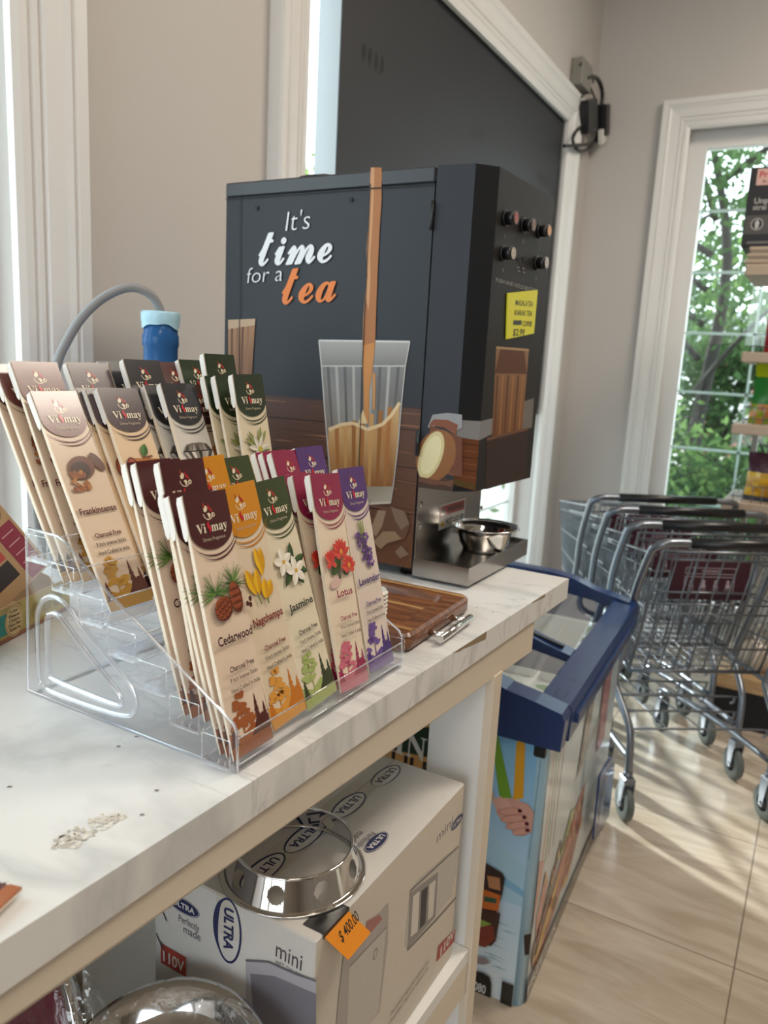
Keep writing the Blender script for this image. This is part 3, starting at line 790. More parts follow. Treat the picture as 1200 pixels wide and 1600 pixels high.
    n = len(prof); fs = [tuple(range(n)), tuple(range(2 * n - 1, n - 1, -1))] + [(i, (i + 1) % n + 0, n + (i + 1) % n, n + i) for i in range(n)]
    f.add(vs, fs, 0)
    fo_ = f.build('side_flap', [M_flap]); fm = fo_.data; bpy.data.objects.remove(fo_)
    PK_MESH[kind] = (me, fm)
    return PK_MESH[kind]
def packet(kind, x, y, z, lean, label, shift=0.0, yaw=0.0, group='incense packets in the acrylic rack'):
    me, fm = packet_meshes(kind)
    o = bpy.data.objects.new('incense_packet', me); COL.objects.link(o)
    th = math.radians(lean)
    V = Vector((-math.sin(th), 0, math.cos(th))); U = Vector((0, 1, 0)); N = U.cross(V)
    M = Matrix((U, V, N)).transposed().to_4x4()
    roll = Matrix.Rotation(-math.asin(shift / PLN), 4, 'Z')
    yw = Matrix.Rotation(math.radians(yaw), 4, 'Y')
    o.matrix_world = Matrix.Translation((x, y, z)) @ M @ roll @ yw
    f = bpy.data.objects.new('side_flap', fm); COL.objects.link(f); f.parent = o
    tag(o, label, 'incense packet', group)
    return o
z1, z2, z5, z6 = 1.0888, 1.1133, 1.1863, 1.2108
P = packet
# front row
P('cedar', -0.4225, 0.4970, z1, 15.5, 'dark maroon Cedarwood packet with pine cones, foremost at the rack\'s near front corner')
P('cedar', -0.4315, 0.4985, z1, 17.7, 'maroon Cedarwood packet tucked directly behind the foremost Cedarwood packet')
P('cedar', -0.4395, 0.4985, z1, 17.4, 'maroon Cedarwood packet at the back of the front ledge\'s three')
P('nag', -0.4290, 0.5625, z1, 15.7, 'yellow-topped Nagchampa packet in the front row with its golden flower in full view', -0.0135)
P('jas', -0.4280, 0.6185, z1, 17.0, 'olive green topped Jasmine packet in the front row with white flowers showing', -0.014)
P('lotus', -0.4240, 0.6765, z1, 15.0, 'magenta topped Lotus packet foremost in the front row with red lotus flowers', 0.014)
P('lotus', -0.4330, 0.6745, z1, 17.5, 'magenta Lotus packet second in the front ledge\'s magenta stack, one red flower peeking out', 0.010)
P('lotus', -0.4410, 0.6735, z1, 18.6, 'magenta Lotus packet third and rearmost in the front ledge\'s magenta stack', 0.008)
P('lav', -0.4265, 0.7420, z1, 14.5, 'purple topped Lavender packet at the far end of the front row, purple flowers showing', 0.004)
# second row
P('cedar', -0.4620, 0.5020, z2, 14.0, 'maroon topped packet just above and behind the foremost Cedarwood packets, globe logo visible')
P('cedar', -0.4770, 0.5005, z2, 17.3, 'maroon packet in the second row seen edge-on, nearer of two thin slivers')
P('cedar', -0.4860, 0.5005, z2, 18.2, 'maroon packet in the second row seen edge-on, farther of two thin slivers')
P('nag', -0.4690, 0.5660, z2, 18.5, 'yellow packet in the second row mostly hidden behind a maroon one', -0.006)
P('jas', -0.4640, 0.6160, z2, 22.0, 'dark green packet in the second row behind the front yellow packet', -0.004)
P('lotus', -0.4600, 0.6960, z2, 20.5, 'magenta packet foremost of three in the second row, logo half hidden below', 0.0)
P('lotus', -0.4690, 0.6960, z2, 21.5, 'magenta packet in the second row, middle of three by its white flap', 0.0)
P('lotus', -0.4760, 0.6940, z2, 22.0, 'magenta packet in the second row, rearmost of three', 0.0)
P('lav', -0.4660, 0.7400, z2, 19.0, 'purple packet at the far end of the second row beside a magenta one', 0.0)
# third row
P('frank', -0.6030, 0.5160, z5, 28.6, 'brown topped Frankincense packet with a bowl of resin, whole front in view at the left')
P('sandal', -0.5960, 0.5860, z5, 26.4, 'dark topped packet showing red logs and a green leaf, light glinting on its header', 0.002)
P('sandal', -0.6040, 0.5800, z5, 27.0, 'dark topped packet seen edge-on just left of the glinting log packet', 0.0)
P('sandal', -0.6110, 0.5740, z5, 27.0, 'dark topped packet farthest back of three with red logs', 0.0)
P('diamond', -0.5950, 0.6640, z5, 22.6, 'black topped silver packet with a large cut diamond in view', 0.002)
P('diamond', -0.6030, 0.6560, z5, 24.6, 'black topped silver packet behind the front diamond packet, only the diamond\'s edge showing', 0.0)
P('diamond', -0.6110, 0.6450, z5, 25.0, 'black topped silver packet rearmost of the three diamond ones', 0.0)
P('cinn', -0.6050, 0.7150, z5, 24.5, 'brown topped packet with orange bark sticks, between the diamond and lily packets', -0.002)
P('lily', -0.5930, 0.7420, z5, 11.5, 'dark green topped packet with a white lily, at the far end of the third row', -0.003)
P('lily', -0.6010, 0.7330, z5, 14.5, 'dark green lily packet second in its stack, one bud showing', -0.003)
P('lily', -0.6090, 0.7270, z5, 15.5, 'dark green lily packet rearmost of its stack of three', -0.003)
# rear row
P('frank', -0.6420, 0.5150, z6, 26.0, 'brown topped packet foremost in the rear row, just above the full Frankincense packet')
P('frank', -0.6500, 0.5070, z6, 28.0, 'brown packet in the rear row seen edge-on, second from the left picture edge')
P('frank', -0.6575, 0.5030, z6, 29.0, 'brown packet in the rear row seen edge-on, leftmost of all the packets')
P('sandal', -0.6370, 0.5780, z6, 25.5, 'dark topped packet in the rear row between brown and black ones')
P('diamond', -0.6350, 0.6440, z6, 22.0, 'black topped packet foremost in the rear row below the blue water jug, header glinting')
P('diamond', -0.6430, 0.6370, z6, 24.5, 'black packet in the rear row, second in its stack, seen edge-on')
P('diamond', -0.6510, 0.6290, z6, 24.5, 'black packet in the rear row, rearmost in its stack, seen edge-on')
P('cinn', -0.6380, 0.7000, z6, 23.0, 'brown topped packet in the rear row right of the black ones')
P('lily', -0.6370, 0.7420, z6, 13.0, 'dark green topped packet at the far right end of the rear row')
P('lily', -0.6410, 0.7330, z6, 20.5, 'dark green packet in the rear row, left of the far right one')
# loose packet by the near edge of the worktop

# ------------------------------------------------------------------ tea machine
def child(o, root):
    o.parent = root; o.matrix_parent_inverse = (Matrix.Translation(root.location) @ root.rotation_euler.to_matrix().to_4x4()).inverted(); return o
M_black = pbr('black_metal', '#2b2d33', 0.42, var=0.05, vscale=8)
M_blackpl = pbr('black_plastic', '#141518', 0.35)
M_steel = pbr('brushed_steel', (0.42, 0.40, 0.38), 0.22, metal=1.0, bump=0.05, bscale=25)
M_mirror = pbr('polished_steel', (0.72, 0.71, 0.70), 0.07, metal=1.0)
M_mprint = print_mat('machine_wrap', 0.5, spec=0.3)
mac = empty('tea_vending_machine', (-0.78, 1.31, ZT))
tag(mac, 'black tea vending machine printed with a glass of tea, at the counter\'s far end', 'tea machine')
YF = 1.164; XL, XS = -1.032, -0.5953; MB0, MT = 1.096, 1.7607
b = MB(); b.box((XL, YF + 0.004, MB0), (XS, 1.448, MT - 0.026), bev=0.002); child(b.build('cabinet', M_black), mac)
b = MB(); b.box((XL - 0.002, YF - 0.001, MT - 0.026), (XS - 0.001, 1.450, MT), bev=0.003)
a = Art(b, (0, YF - 0.001, 0), (1, 0, 0), (0, 0, 1), 1)
a.poly([(-0.7155, 1.7592), (-0.6958, 1.7588), (-0.6948, 1.7429), (-0.7157, 1.7422)], '#ad7850')
child(b.build('top_cover', [M_black, M_mprint]), mac)
for (x, y) in ((-1.00, 1.20), (-1.00, 1.34), (-0.62, 1.20), (-0.62, 1.34)):
    b = MB(); b.lathe([(0.0, ZT), (0.016, ZT), (0.013, MB0 + 0.001), (0.0, MB0 + 0.001)], 14, origin=(x, y, 0)); child(b.build('foot', M_blackpl), mac)
b = MB(); b.lathe([(0.0, MT - 0.001), (0.056, MT - 0.001), (0.056, MT + 0.007), (0.050, MT + 0.011), (0.018, MT + 0.012), (0.014, MT + 0.020), (0.0, MT + 0.020)], 36, origin=(-0.866, 1.245, 0))
child(b.build('hopper_lid', M_blackpl), mac)
# printed side doors
b = MB()
ZD0, ZD1 = MB0 + 0.002, MT - 0.0275
b.box((XL + 0.001, YF, ZD0), (XS - 0.0015, YF + 0.004, ZD1), 1, rgb('#2d3038'))
a = Art(b, (0, YF, 0), (1, 0, 0), (0, 0, 1), 1)
X0, X1 = XL + 0.0012, XS - 0.0017
a.rect(X0, ZD0, X1, ZD1, ['#25282f', '#26292f', '#2a2d34', '#292c33'])
zt_ = 1.3755
a.poly([(X0, ZD0), (X1, ZD0), (X1, zt_ + 0.003), (X0, zt_ + 0.003)], '#3b2c29')
a.poly([(X0, ZD0), (X1, ZD0), (X1, zt_), (X0, zt_)], ['#6b452f', '#6f4931', '#54392f', '#4b342e'])
rr = random.Random(12)
for i in range(80):
    z = ZD0 + (zt_ - ZD0 - 0.006) * rr.random(); x = rr.uniform(X0, X1 - 0.06); L = rr.uniform(0.03, 0.16)
    x2 = min(X1, x + L); dz = rr.uniform(-0.003, 0.003)
    a.poly([(x, z), (x2, z + dz), (x2, z + dz + 0.0012), ((x + x2) / 2, z + dz / 2 + rr.uniform(0.0015, 0.0035))], rr.choice(['#3f2a22', '#7d5640', '#5d3d2c', '#8a6249', '#4a3228']), bump=(i % 12 == 0))
for z in (1.335, 1.27, 1.19): a.poly([(X0, z), (X1, z + 0.004), (X1, z + 0.0055), (X0, z + 0.0022)], '#2c1d18')
# the glass with pouring tea
G = {'rim': [(-0.8095, 1.4818), (-0.6252, 1.4857)], 'l': [(-0.8095, 1.4818), (-0.8019, 1.4371), (-0.7914, 1.3602), (-0.7812, 1.2915), (-0.7709, 1.2221), (-0.7663, 1.1869)], 'r': [(-0.6252, 1.4857), (-0.631, 1.4454), (-0.6343, 1.383), (-0.6368, 1.3061), (-0.6414, 1.2384), (-0.6447, 1.2096)], 'tea': [(-0.7813, 1.3241), (-0.7529, 1.3358), (-0.7301, 1.34), (-0.699, 1.3315), (-0.6698, 1.3429), (-0.6529, 1.3598), (-0.638, 1.3827)], 'stream': [(-0.7177, 1.7655), (-0.718, 1.7274), (-0.7169, 1.6867), (-0.719, 1.6353), (-0.7153, 1.5935), (-0.7175, 1.564), (-0.7188, 1.5193), (-0.7177, 1.4761)], 'stream2': [(-0.6967, 1.7641), (-0.6936, 1.714), (-0.6946, 1.6696), (-0.6944, 1.6038), (-0.6938, 1.5515), (-0.6923, 1.4824)]}
L_, R_ = G['l'], G['r']
a.poly(L_ + R_[::-1], ['#8d8a88', '#7d7b7c', '#6c6968', '#7a6a58', '#80694f', '#9a9486', '#9a9486', '#80694f', '#7a6a58', '#6c6968', '#7d7b7c', '#8d8a88'])
def lerp(p, q, t): return (p[0] + (q[0] - p[0]) * t, p[1] + (q[1] - p[1]) * t)
for k in range(9):
    t = 0.08 + k * 0.105
    p0, p1 = lerp(L_[1], R_[1], t), lerp(L_[4], R_[4], t)
    a.line([p0, p1], 0.006, '#a3a09c' if k % 2 else '#5f5c5b', 0.004, bump=(k == 0))
a.poly([lerp(L_[0], L_[1], 0.02), lerp(L_[0], L_[1], 0.95), lerp(R_[0], R_[1], 0.95), lerp(R_[0], R_[1], 0.02)], ['#a3a09e', '#827f7d', '#7b7876', '#9a9896'])
a.line([L_[0], R_[0]], 0.003, '#c9c6c2'); a.line([L_[1], R_[1]], 0.0022, '#bdbab6')
T_ = G['tea']
a.poly([L_[3]] + T_ + [R_[3], R_[4], L_[4]], ['#b98a55', '#c6a06c', '#b88650', '#b17b45', '#c19a68', '#b07a44', '#b98d5c', '#c8a676', '#a87440', '#8a5c33', '#9a6a3c'])
for k in range(7):
    t = 0.12 + k * 0.125
    a.line([lerp(T_[0], T_[-1], t), lerp(L_[4], R_[4], t)], 0.009, ['#a26b3a', '#be8f58', '#95602f'][k % 3], 0.006, bump=(k == 0))
a.line([(p[0], p[1] + 0.001) for p in T_], 0.006, '#d9bd92')
a.poly([L_[4], R_[4], R_[5], L_[5]], ['#8b8170', '#a39a88', '#b7b0a0', '#9c9484'])
a.line([L_[5], R_[5]], 0.004, '#cfc8ba')
a.line(L_, 0.0022, '#c4c1bd'); a.line(R_, 0.0022, '#b0ada9')
S1, S2 = G['stream'], G['stream2']
a.poly(S1 + S2[::-1], '#a0683f')
for i in range(len(S1) - 1):
    if i < len(S2) - 1: a.poly([lerp(S1[i], S2[min(i, 5)], .05), lerp(S1[i], S2[min(i, 5)], .35), lerp(S1[i + 1], S2[min(i + 1, 5)], .35), lerp(S1[i + 1], S2[min(i + 1, 5)], .05)], '#bf8d66', bump=(i == 0))
a.poly([(-0.7177, 1.4761), (-0.6923, 1.4824), (-0.6948, 1.439), (-0.6991, 1.4005), (-0.6972, 1.3451), (-0.7062, 1.3421), (-0.7108, 1.3997)], '#bd8048')
a.poly([(-0.7194, 1.3409), (-0.7102, 1.3664), (-0.6997, 1.3426)], '#d9bd92'); a.poly([(-0.6945, 1.4336), (-0.6878, 1.4285), (-0.6855, 1.3683), (-0.6907, 1.3679)], '#b98555')
# second glass at the far edge of the print
Q = [(-1.0213, 1.5133), (-0.955, 1.5169), (-0.9611, 1.3982), (-0.9629, 1.3472), (-1.0173, 1.343)]
a.poly([(max(X0, p[0]), p[1]) for p in Q], ['#a67e5e', '#9a7353', '#6d4836', '#5a3a2c', '#6a4635'])
for k in range(4):
    t = 0.15 + 0.2 * k; p0, p1 = lerp(Q[0], Q[1], t), lerp(Q[4], Q[3], t); a.line([(max(X0, p0[0]), p0[1] - 0.012), (max(X0, p1[0]), p1[1])], 0.005, '#8a6048' if k % 2 else '#5f3d2f', bump=(k == 0))
a.poly([(max(X0, p[0]), p[1]) for p in [Q[0], Q[1], lerp(Q[1], Q[2], .10), lerp(Q[0], Q[4], .10)]], '#b59a80')
# ginger pieces on the table
for pts, c in (([(-0.6845, 1.1492), (-0.6736, 1.1906), (-0.6431, 1.2041), (-0.612, 1.1971), (-0.603, 1.1757), (-0.6113, 1.1493), (-0.6465, 1.1343), (-0.6706, 1.1397)], '#6e4f3d'), ([(-0.6823, 1.1566), (-0.6685, 1.1925), (-0.6528, 1.1935), (-0.6589, 1.1649), (-0.6709, 1.1443)], '#a58a72'), ([(-0.643, 1.2018), (-0.6172, 1.1986), (-0.6056, 1.1776), (-0.62, 1.164), (-0.6338, 1.1802)], '#87705e'), ([(-0.6756, 1.1342), (-0.6557, 1.1561), (-0.6325, 1.1597), (-0.6189, 1.1481), (-0.6467, 1.1366), (-0.659, 1.1228)], '#a08468'), ([(-0.6302, 1.123), (-0.6182, 1.1366), (-0.602, 1.1232), (-0.6192, 1.1133)], '#8c725c')):
    a.poly(pts, c)
# lettering
def at_px(p): return p
(i0, i1), (t0, t1), (f0, f1), (e0, e1) = [(-0.8904, 1.6705), (-0.8386, 1.6725)], [(-0.9486, 1.6123), (-0.7885, 1.6166)], [(-0.9781, 1.5805), (-0.8946, 1.5848)], [(-0.8917, 1.5443), (-0.7759, 1.5508)]
def lay(body, p, q, h, col, bold=0.0, shear=0.0):
    a.text(body, p[0], p[1], h, col, width=(q[0] - p[0]), bold=bold, shear=shear, rot=math.atan2(q[1] - p[1], q[0] - p[0]))
lay("It's", i0, i1, 0.048, '#d9dbe0', -0.012, 0.18)
for dx_, dz_ in ((-.0014, 0), (.0014, 0), (0, -.0012), (0, .0012)): lay(script('time'), (t0[0] + dx_, t0[1] + dz_), (t1[0] + dx_, t1[1] + dz_), 0.098, '#dfe0e6', 0.0)
lay('for a', f0, f1, 0.040, '#d9dbe0', -0.012, 0.18)
for dx_, dz_ in ((-.0014, 0), (.0014, 0), (0, -.0012), (0, .0012)): lay(script('tea'), (e0[0] + dx_, e0[1] + dz_), (e1[0] + dx_, e1[1] + dz_), 0.105, '#d97a3e', 0.0)
# panel seams
for pts in ([(-0.7162, 1.7404), (-0.7152, 1.4544), (-0.7119, 1.2295), (-0.7116, 1.1235)], [(-0.9964, 1.7365), (-0.991, 1.394), (-0.9898, 1.2705)]): a.line(pts, 0.0016, '#14151a')
for (x, z) in [(-0.9574, 1.7134), (-0.7542, 1.7172)]: a.ell(x, z, 0.004, 0.004, '#17181c', 10)
a.line([(X0, ZD1 - 0.001), (X1, ZD1 - 0.001)], 0.002, '#17181c')
child(b.build('printed_door', [M_black, M_mprint]), mac)
for zc in [1.6843, 1.3192]:
    b = MB(); b.box((XS - 0.007, YF - 0.0045, zc - 0.020), (XS + 0.001, YF + 0.002, zc + 0.020), bev=0.001); b.tube([(XS - 0.001, YF - 0.004, zc - 0.022), (XS - 0.001, YF - 0.004, zc + 0.022)], 0.003, 8)
    child(b.build('hinge', M_blackpl), mac)
# front head with chamfered corner
PB, PC, PD, PE = Vector((XS + 0.001, 1.164, 0)), Vector((-0.531, 1.170, 0)), Vector((-0.503, 1.200, 0)), Vector((-0.492, 1.445, 0))
ZH = 1.243
b = MB(); b.prism([(PB.x, PB.y), (PC.x, PC.y), (PD.x, PD.y), (PE.x, PE.y), (XS + 0.001, 1.448)], 2, ZH, MT - 0.0005, 1, rgb('#2b2d34'))
def fart(P_, Q_): return Art(b, P_, (Q_ - P_).normalized(), (0, 0, 1), 1)
a0, a1, a2 = fart(Vector((-0.5953, 1.164, 0)), PC), fart(PC, PD), fart(PD, PE)
w0, w1, w2 = (PC - Vector((-0.5953, 1.164, 0))).length, (PD - PC).length, (PE - PD).length
a0.rect(0.0015, ZH + 0.0005, w0, MT - 0.001, '#2a2d35'); a1.rect(0, ZH + 0.0005, w1, MT - 0.001, '#1b1d21'); a2.rect(0, ZH + 0.0005, w2 - 0.001, MT - 0.001, '#1e1c1c')
# crate, towel, cut lemon, glass
a0.poly([(0.0015, ZH + 0.001), (w0, ZH + 0.001), (w0, ZH + 0.018), (0.03, ZH + 0.028), (0.0015, ZH + 0.03)], '#4a3429')
a0.poly([(0.012, 1.346), (0.0197, 1.368), (0.0467, 1.3733), (0.0714, 1.372), (0.073, 1.3511), (0.0558, 1.3412), (0.0369, 1.3523)], '#8f8e90'); a0.poly([(0.014, 1.3505), (0.0225, 1.3608), (0.0475, 1.3617), (0.066, 1.3547), (0.0628, 1.3375), (0.0417, 1.3485)], '#7d4a35')
a0.poly([(0.0163, 1.3507), (0.0743, 1.3343), (0.0792, 1.2696), (0.0542, 1.2701), (0.0162, 1.2846)], '#6a3f2b')
for k in range(5): a0.line([(0.016, 1.297 - k * 0.010), (w0, 1.292 - k * 0.010)], 0.0014, '#4e2d20' if k % 2 else '#8a5a3c', bump=(k == 0))
a0.ell(0.030, 1.300, 0.034, 0.046, '#8a5a34', 22, -0.35)
a0.ell(0.0215, 1.300, 0.020, 0.043, '#cdbf8e', 22, -0.30); a0.ell(0.0215, 1.300, 0.015, 0.035, '#ddd2a6', 20, -0.30)
a0.poly([(0.0015, 1.262), (0.05, 1.258), (w0, 1.263), (w0, 1.256), (0.03, 1.250), (0.0015, 1.254)], '#6b4636')
a1.poly([(0, 1.363), (w1, 1.362), (w1, 1.325), (0, 1.332)], '#8a8a8c')
a1.poly([(0, 1.335), (w1, 1.330), (w1, ZH + 0.001), (0, ZH + 0.012)], '#6d4128')
for k in range(7): a1.line([(0, 1.325 - k * 0.011), (w1, 1.321 - k * 0.011)], 0.0016, '#8a5733' if k % 2 else '#4a2a1a', bump=(k == 0))
a1.poly([(0, ZH + 0.012), (w1, ZH + 0.004), (w1, ZH + 0.012), (0, ZH + 0.022)], '#5c4a2a')
GQ = [(0.0381, 1.4839), (0.1808, 1.4856), (0.1821, 1.332), (0.0489, 1.3318)]
a2.poly([(0, 1.362), (0.05, 1.366), (0.06, 1.34), (0, 1.33)], '#808082')
a2.poly([(0.1718, 1.3915), (0.2266, 1.398), (0.2302, 1.3419), (0.1804, 1.3392)], '#6f6a66')
a2.poly(GQ, ['#8d6a4c', '#8d6a4c', '#7a4f30', '#6d4429'])
a2.poly([lerp(GQ[0], GQ[1], .12), lerp(GQ[0], GQ[1], .85), lerp(GQ[1], GQ[2], .28), lerp(GQ[0], GQ[3], .28)], '#5a3521')
for k in range(6):
    t = .08 + .16 * k; a2.line([lerp(lerp(GQ[0], GQ[3], .3), lerp(GQ[1], GQ[2], .3), t), lerp(GQ[3], GQ[2], t)], 0.008, '#9a6c42' if k % 2 else '#5f3a22', 0.006, bump=(k == 0))
a2.line([GQ[0], GQ[1]], 0.004, '#a98a68')
a2.poly([(0.0281, 1.3329), (0.2076, 1.3429), (0.2235, 1.2456), (0.0395, 1.242)] , '#33231f'); a2.poly([(0.0281, 1.3329), (0.2076, 1.3429), (0.2087, 1.338), (0.0291, 1.3274)], '#6b4a38')
for q, tnum in zip([(0.0368, 1.6589), (0.1113, 1.6622), (0.1878, 1.6627), (0.0373, 1.6057), (0.1824, 1.6089)], '12345'): a2.text(tnum, q[0], q[1], 0.010, '#8d8c8c')
q0, q1 = [(0.0155, 1.588), (0.206, 1.589)]
a2.text('PUSH AND HOLD BUTTON', q0[0], q0[1], 0.009, '#9a9896', width=q1[0] - q0[0] - 0.01, rot=math.atan2(q1[1] - q0[1], q1[0] - q0[0]) * 0.3)
for q in [(0.0954, 1.6201), (0.1177, 1.6208), (0.0994, 1.6143), (0.1218, 1.6149)]: a2.rect(q[0], q[1], q[0] + 0.010, q[1] + 0.0022, '#77777a')
for q in [(0.0979, 1.6341), (0.1195, 1.638)]: a2.ell(q[0], q[1], 0.004, 0.004, '#0e0e10', 10)
child(b.build('front_head', [M_black, M_mprint]), mac)
UB = (PE - PD).normalized(); NB = Vector((UB.y, -UB.x, 0))
for q, colr, ring_ in zip([(0.0333, 1.6891), (0.1077, 1.6907), (0.1803, 1.6932), (0.0341, 1.6345), (0.1814, 1.6387)], ('#7c2a22', '#5a3226', '#c07a3a', '#d8cfc0', '#d8d4cc'), ('#b84a3e', '#8a5a44', '#dca45c', '#6a4a3a', '#5a5048')):
    base = PD + UB * q[0] + Vector((0, 0, q[1]))
    bm_ = MB(); bm_.tube([base, base + NB * 0.004], 0.0125, 20); bm_.tube([base + NB * 0.004, base + NB * 0.020], 0.0105, 20)
    bt = child(bm_.build('push_button', M_blackpl), mac)
    bm_ = MB(); tip = base + NB * 0.0202; bm_.tube([tip - NB * 0.003, tip], 0.0088, 20, 0, rgb(colr))
    ab = Art(bm_, tip, UB, (0, 0, 1), 0); ab.ring(0, 0, 0.0065, 0.0065, 0.0014, ring_, 16); ab.rect(-0.0016, -0.003, 0.0016, 0.003, ring_)
    fc = bm_.build('button_face', M_gloss); fc.parent = bt
# stainless back, tray and sticker
b = MB(); b.box((XS + 0.0005, 1.166, ZT + 0.036), (XS + 0.0025, 1.447, ZH), bev=0.0004); child(b.build('splash_plate', M_steel), mac)
for (y, z) in [(1.1776, 1.2116), (1.1783, 1.1705), (1.452, 1.1684)]:
    b = MB(); b.lathe([(0.0, XS + 0.0025), (0.005, XS + 0.0025), (0.004, XS + 0.0045), (0.0, XS + 0.005)], 12, origin=(0, y, z), axis=0); child(b.build('screw', M_steel), mac)
b = MB(); zt0, zt1 = 1.0866, 1.1178; xa, xb, ya, yb = XS + 0.0005, -0.4885, 1.1645, 1.455; q = 0.004
b.box((xa, ya, zt0), (xb, yb, zt1 - 0.006))
for lo, hi in (((xa, ya, zt1 - 0.006), (xb, ya + q, zt1)), ((xa, yb - q, zt1 - 0.006), (xb, yb, zt1)), ((xb - q, ya + q, zt1 - 0.006), (xb, yb - q, zt1)), ((xa, ya + q, zt1 - 0.006), (xa + q, yb - q, zt1))): b.box(lo, hi)
child(b.build('drip_tray', M_steel), mac)
b = MB(); SQ = [(1.2546, 1.199), (1.3688, 1.1976), (1.3731, 1.1562), (1.2564, 1.1521)]
o = Art(b, (XS + 0.0027, 0, 0), (0, 1, 0), (0, 0, 1), 0)
sy0, sy1 = SQ[0][0], SQ[1][0]; sz0, sz1 = min(SQ[3][1], SQ[2][1]), SQ[0][1]; sw, sh = sy1 - sy0, sz1 - sz0
o.rect(sy0, sz0, sy1, sz1, '#d9d6d0'); o.rect(sy0 + .004, sz0 + sh * .54, sy1 - .004, sz1 - .003, '#a83a34')
o.poly([(sy0 + sw * .06, sz0 + sh * .62), (sy0 + sw * .24, sz0 + sh * .62), (sy0 + sw * .15, sz0 + sh * .88)], '#1c1614'); o.text('WARNING', sy0 + sw * .28, sz0 + sh * .64, sh * .30, '#2c1a18', width=sw * .66, bold=0.03)
o.poly([(sy0 + sw * .05, sz0 + sh * .14), (sy0 + sw * .22, sz0 + sh * .14), (sy0 + sw * .135, sz0 + sh * .40)], '#caa23a'); o.text('HOT LIQUID', sy0 + sw * .25, sz0 + sh * .16, sh * .30, '#1e1a18', width=sw * .70, bold=0.03)
child(b.build('warning_sticker', M_gloss), mac)

# handwritten price note on the button panel
NQ = [(0.0618, 1.5746), (0.1924, 1.5932), (0.1922, 1.516), (0.0718, 1.4994)]
b = MB()
pn = [PD + UB * p[0] + Vector((0, 0, p[1])) + NB * 0.003 for p in NQ]
pb_ = [p - NB * 0.0022 for p in pn]
o = len(b.v); b.v += [tuple(p) for p in pn + pb_]
yc = rgb('#d9d61e'); b.face([o + 3, o + 2, o + 1, o], 0, yc); b.face([o + 4, o + 5, o + 6, o + 7], 0, yc)
for i in range(4): j = (i + 1) % 4; b.face([o + i, o + j, o + 4 + j, o + 4 + i], 0, yc)
an = Art(b, PD + NB * 0.003, UB, (0, 0, 1), 0)
nx0, nx1 = NQ[3][0], NQ[2][0]; nzt = NQ[0][1]; nw = nx1 - nx0; nh = nzt - NQ[3][1]
for body, fy, h, wd in (('MASALATEA', .22, .17, .66), ('KARAK TEA', .44, .17, .66), ('COFFEE', .65, .16, .36), ('$2.99', .90, .22, .42)):
    an.text(body, nx0 + nw * (.20 if body != 'COFFEE' else .52), nzt - nh * fy, nh * h, '#26261c', width=nw * wd, bold=0.012, shear=0.15, rot=0.05)
an.poly([(nx0 + nw * .18, nzt - nh * .66), (nx0 + nw * .48, nzt - nh * .63), (nx0 + nw * .48, nzt - nh * .53), (nx0 + nw * .18, nzt - nh * .56)], '#22221a')
n_ = b.build('price_note', M_print); tag(n_, 'yellow handwritten price note stuck below the buttons of the tea machine', 'note')

# steel bowl on the tray
b = MB(); bx_, by_, bz_ = -0.5336, 1.3322, 1.1120
b.lathe([(0.0, bz_ + .004), (0.0312, bz_ + .004), (0.0360, bz_), (0.0396, bz_ + .002), (0.0402, bz_ + .007), (0.0456, bz_ + .014), (0.0510, bz_ + .034), (0.0540, bz_ + .040), (0.0642, bz_ + .0465), (0.0654, bz_ + .0455), (0.0642, bz_ + .0475), (0.0540, bz_ + .0420), (0.0492, bz_ + .034), (0.0432, bz_ + .014), (0.0312, bz_ + .007), (0.0, bz_ + .006)], 48, origin=(bx_, by_, 0))
o = b.build('steel_bowl', M_mirror); tag(o, 'small shiny steel bowl on the drip tray of the tea machine', 'bowl')

# ------------------------------------------------------------------ wooden tray, cups
def wood_mat(name, c1, c2, scale=3.0, rot=0.0):
    m, n, l, bb = nmat(name)
    tc = n.new('ShaderNodeTexCoord'); mp = n.new('ShaderNodeMapping'); mp.inputs['Scale'].default_value = (1.0, 9.0, 9.0); mp.inputs['Rotation'].default_value = (0, 0, rot)
    l.new(tc.outputs['Object'], mp.inputs[0])
    t = n.new('ShaderNodeTexNoise'); t.inputs['Scale'].default_value = scale * 4; t.inputs['Detail'].default_value = 6; t.inputs['Distortion'].default_value = 0.6; l.new(mp.outputs[0], t.inputs['Vector'])
    r = n.new('ShaderNodeValToRGB'); r.color_ramp.elements[0].position = 0.35; r.color_ramp.elements[1].position = 0.68
    r.color_ramp.elements[0].color = rgb(c1); r.color_ramp.elements[1].color = rgb(c2); l.new(t.outputs['Fac'], r.inputs[0]); l.new(r.outputs[0], bb.inputs['Base Color'])
    bb.inputs['Roughness'].default_value = 0.28
    return m
M_wood = wood_mat('acacia_wood', '#5b3522', '#8a5a3a')
M_wood2 = wood_mat('acacia_strip', '#9a7446', '#c39a66')
M_chrome = pbr('chrome', (0.78, 0.77, 0.76), 0.10, metal=1.0)
M_whitepl = pbr('white_plastic', (0.78, 0.76, 0.72), 0.4)
brd = empty('serving_board', (-0.60, 0.945, ZT), math.radians(2.0))
tag(brd, 'dark acacia serving board with chrome bar handle, between rack and tea machine', 'serving board')
b = MB()
hx, hy, H0 = 0.166, 0.112, 0.026
def rr_(hx, hy, r, n=6):
    P = []
    for cx, cy, a0_ in ((hx - r, hy - r, 0), (-hx + r, hy - r, .5), (-hx + r, -hy + r, 1.0), (hx - r, -hy + r, 1.5)):
        for i in range(n + 1): t = math.pi * (a0_ + .5 * i / n); P.append((cx + r * math.cos(t), cy + r * math.sin(t)))
    return P
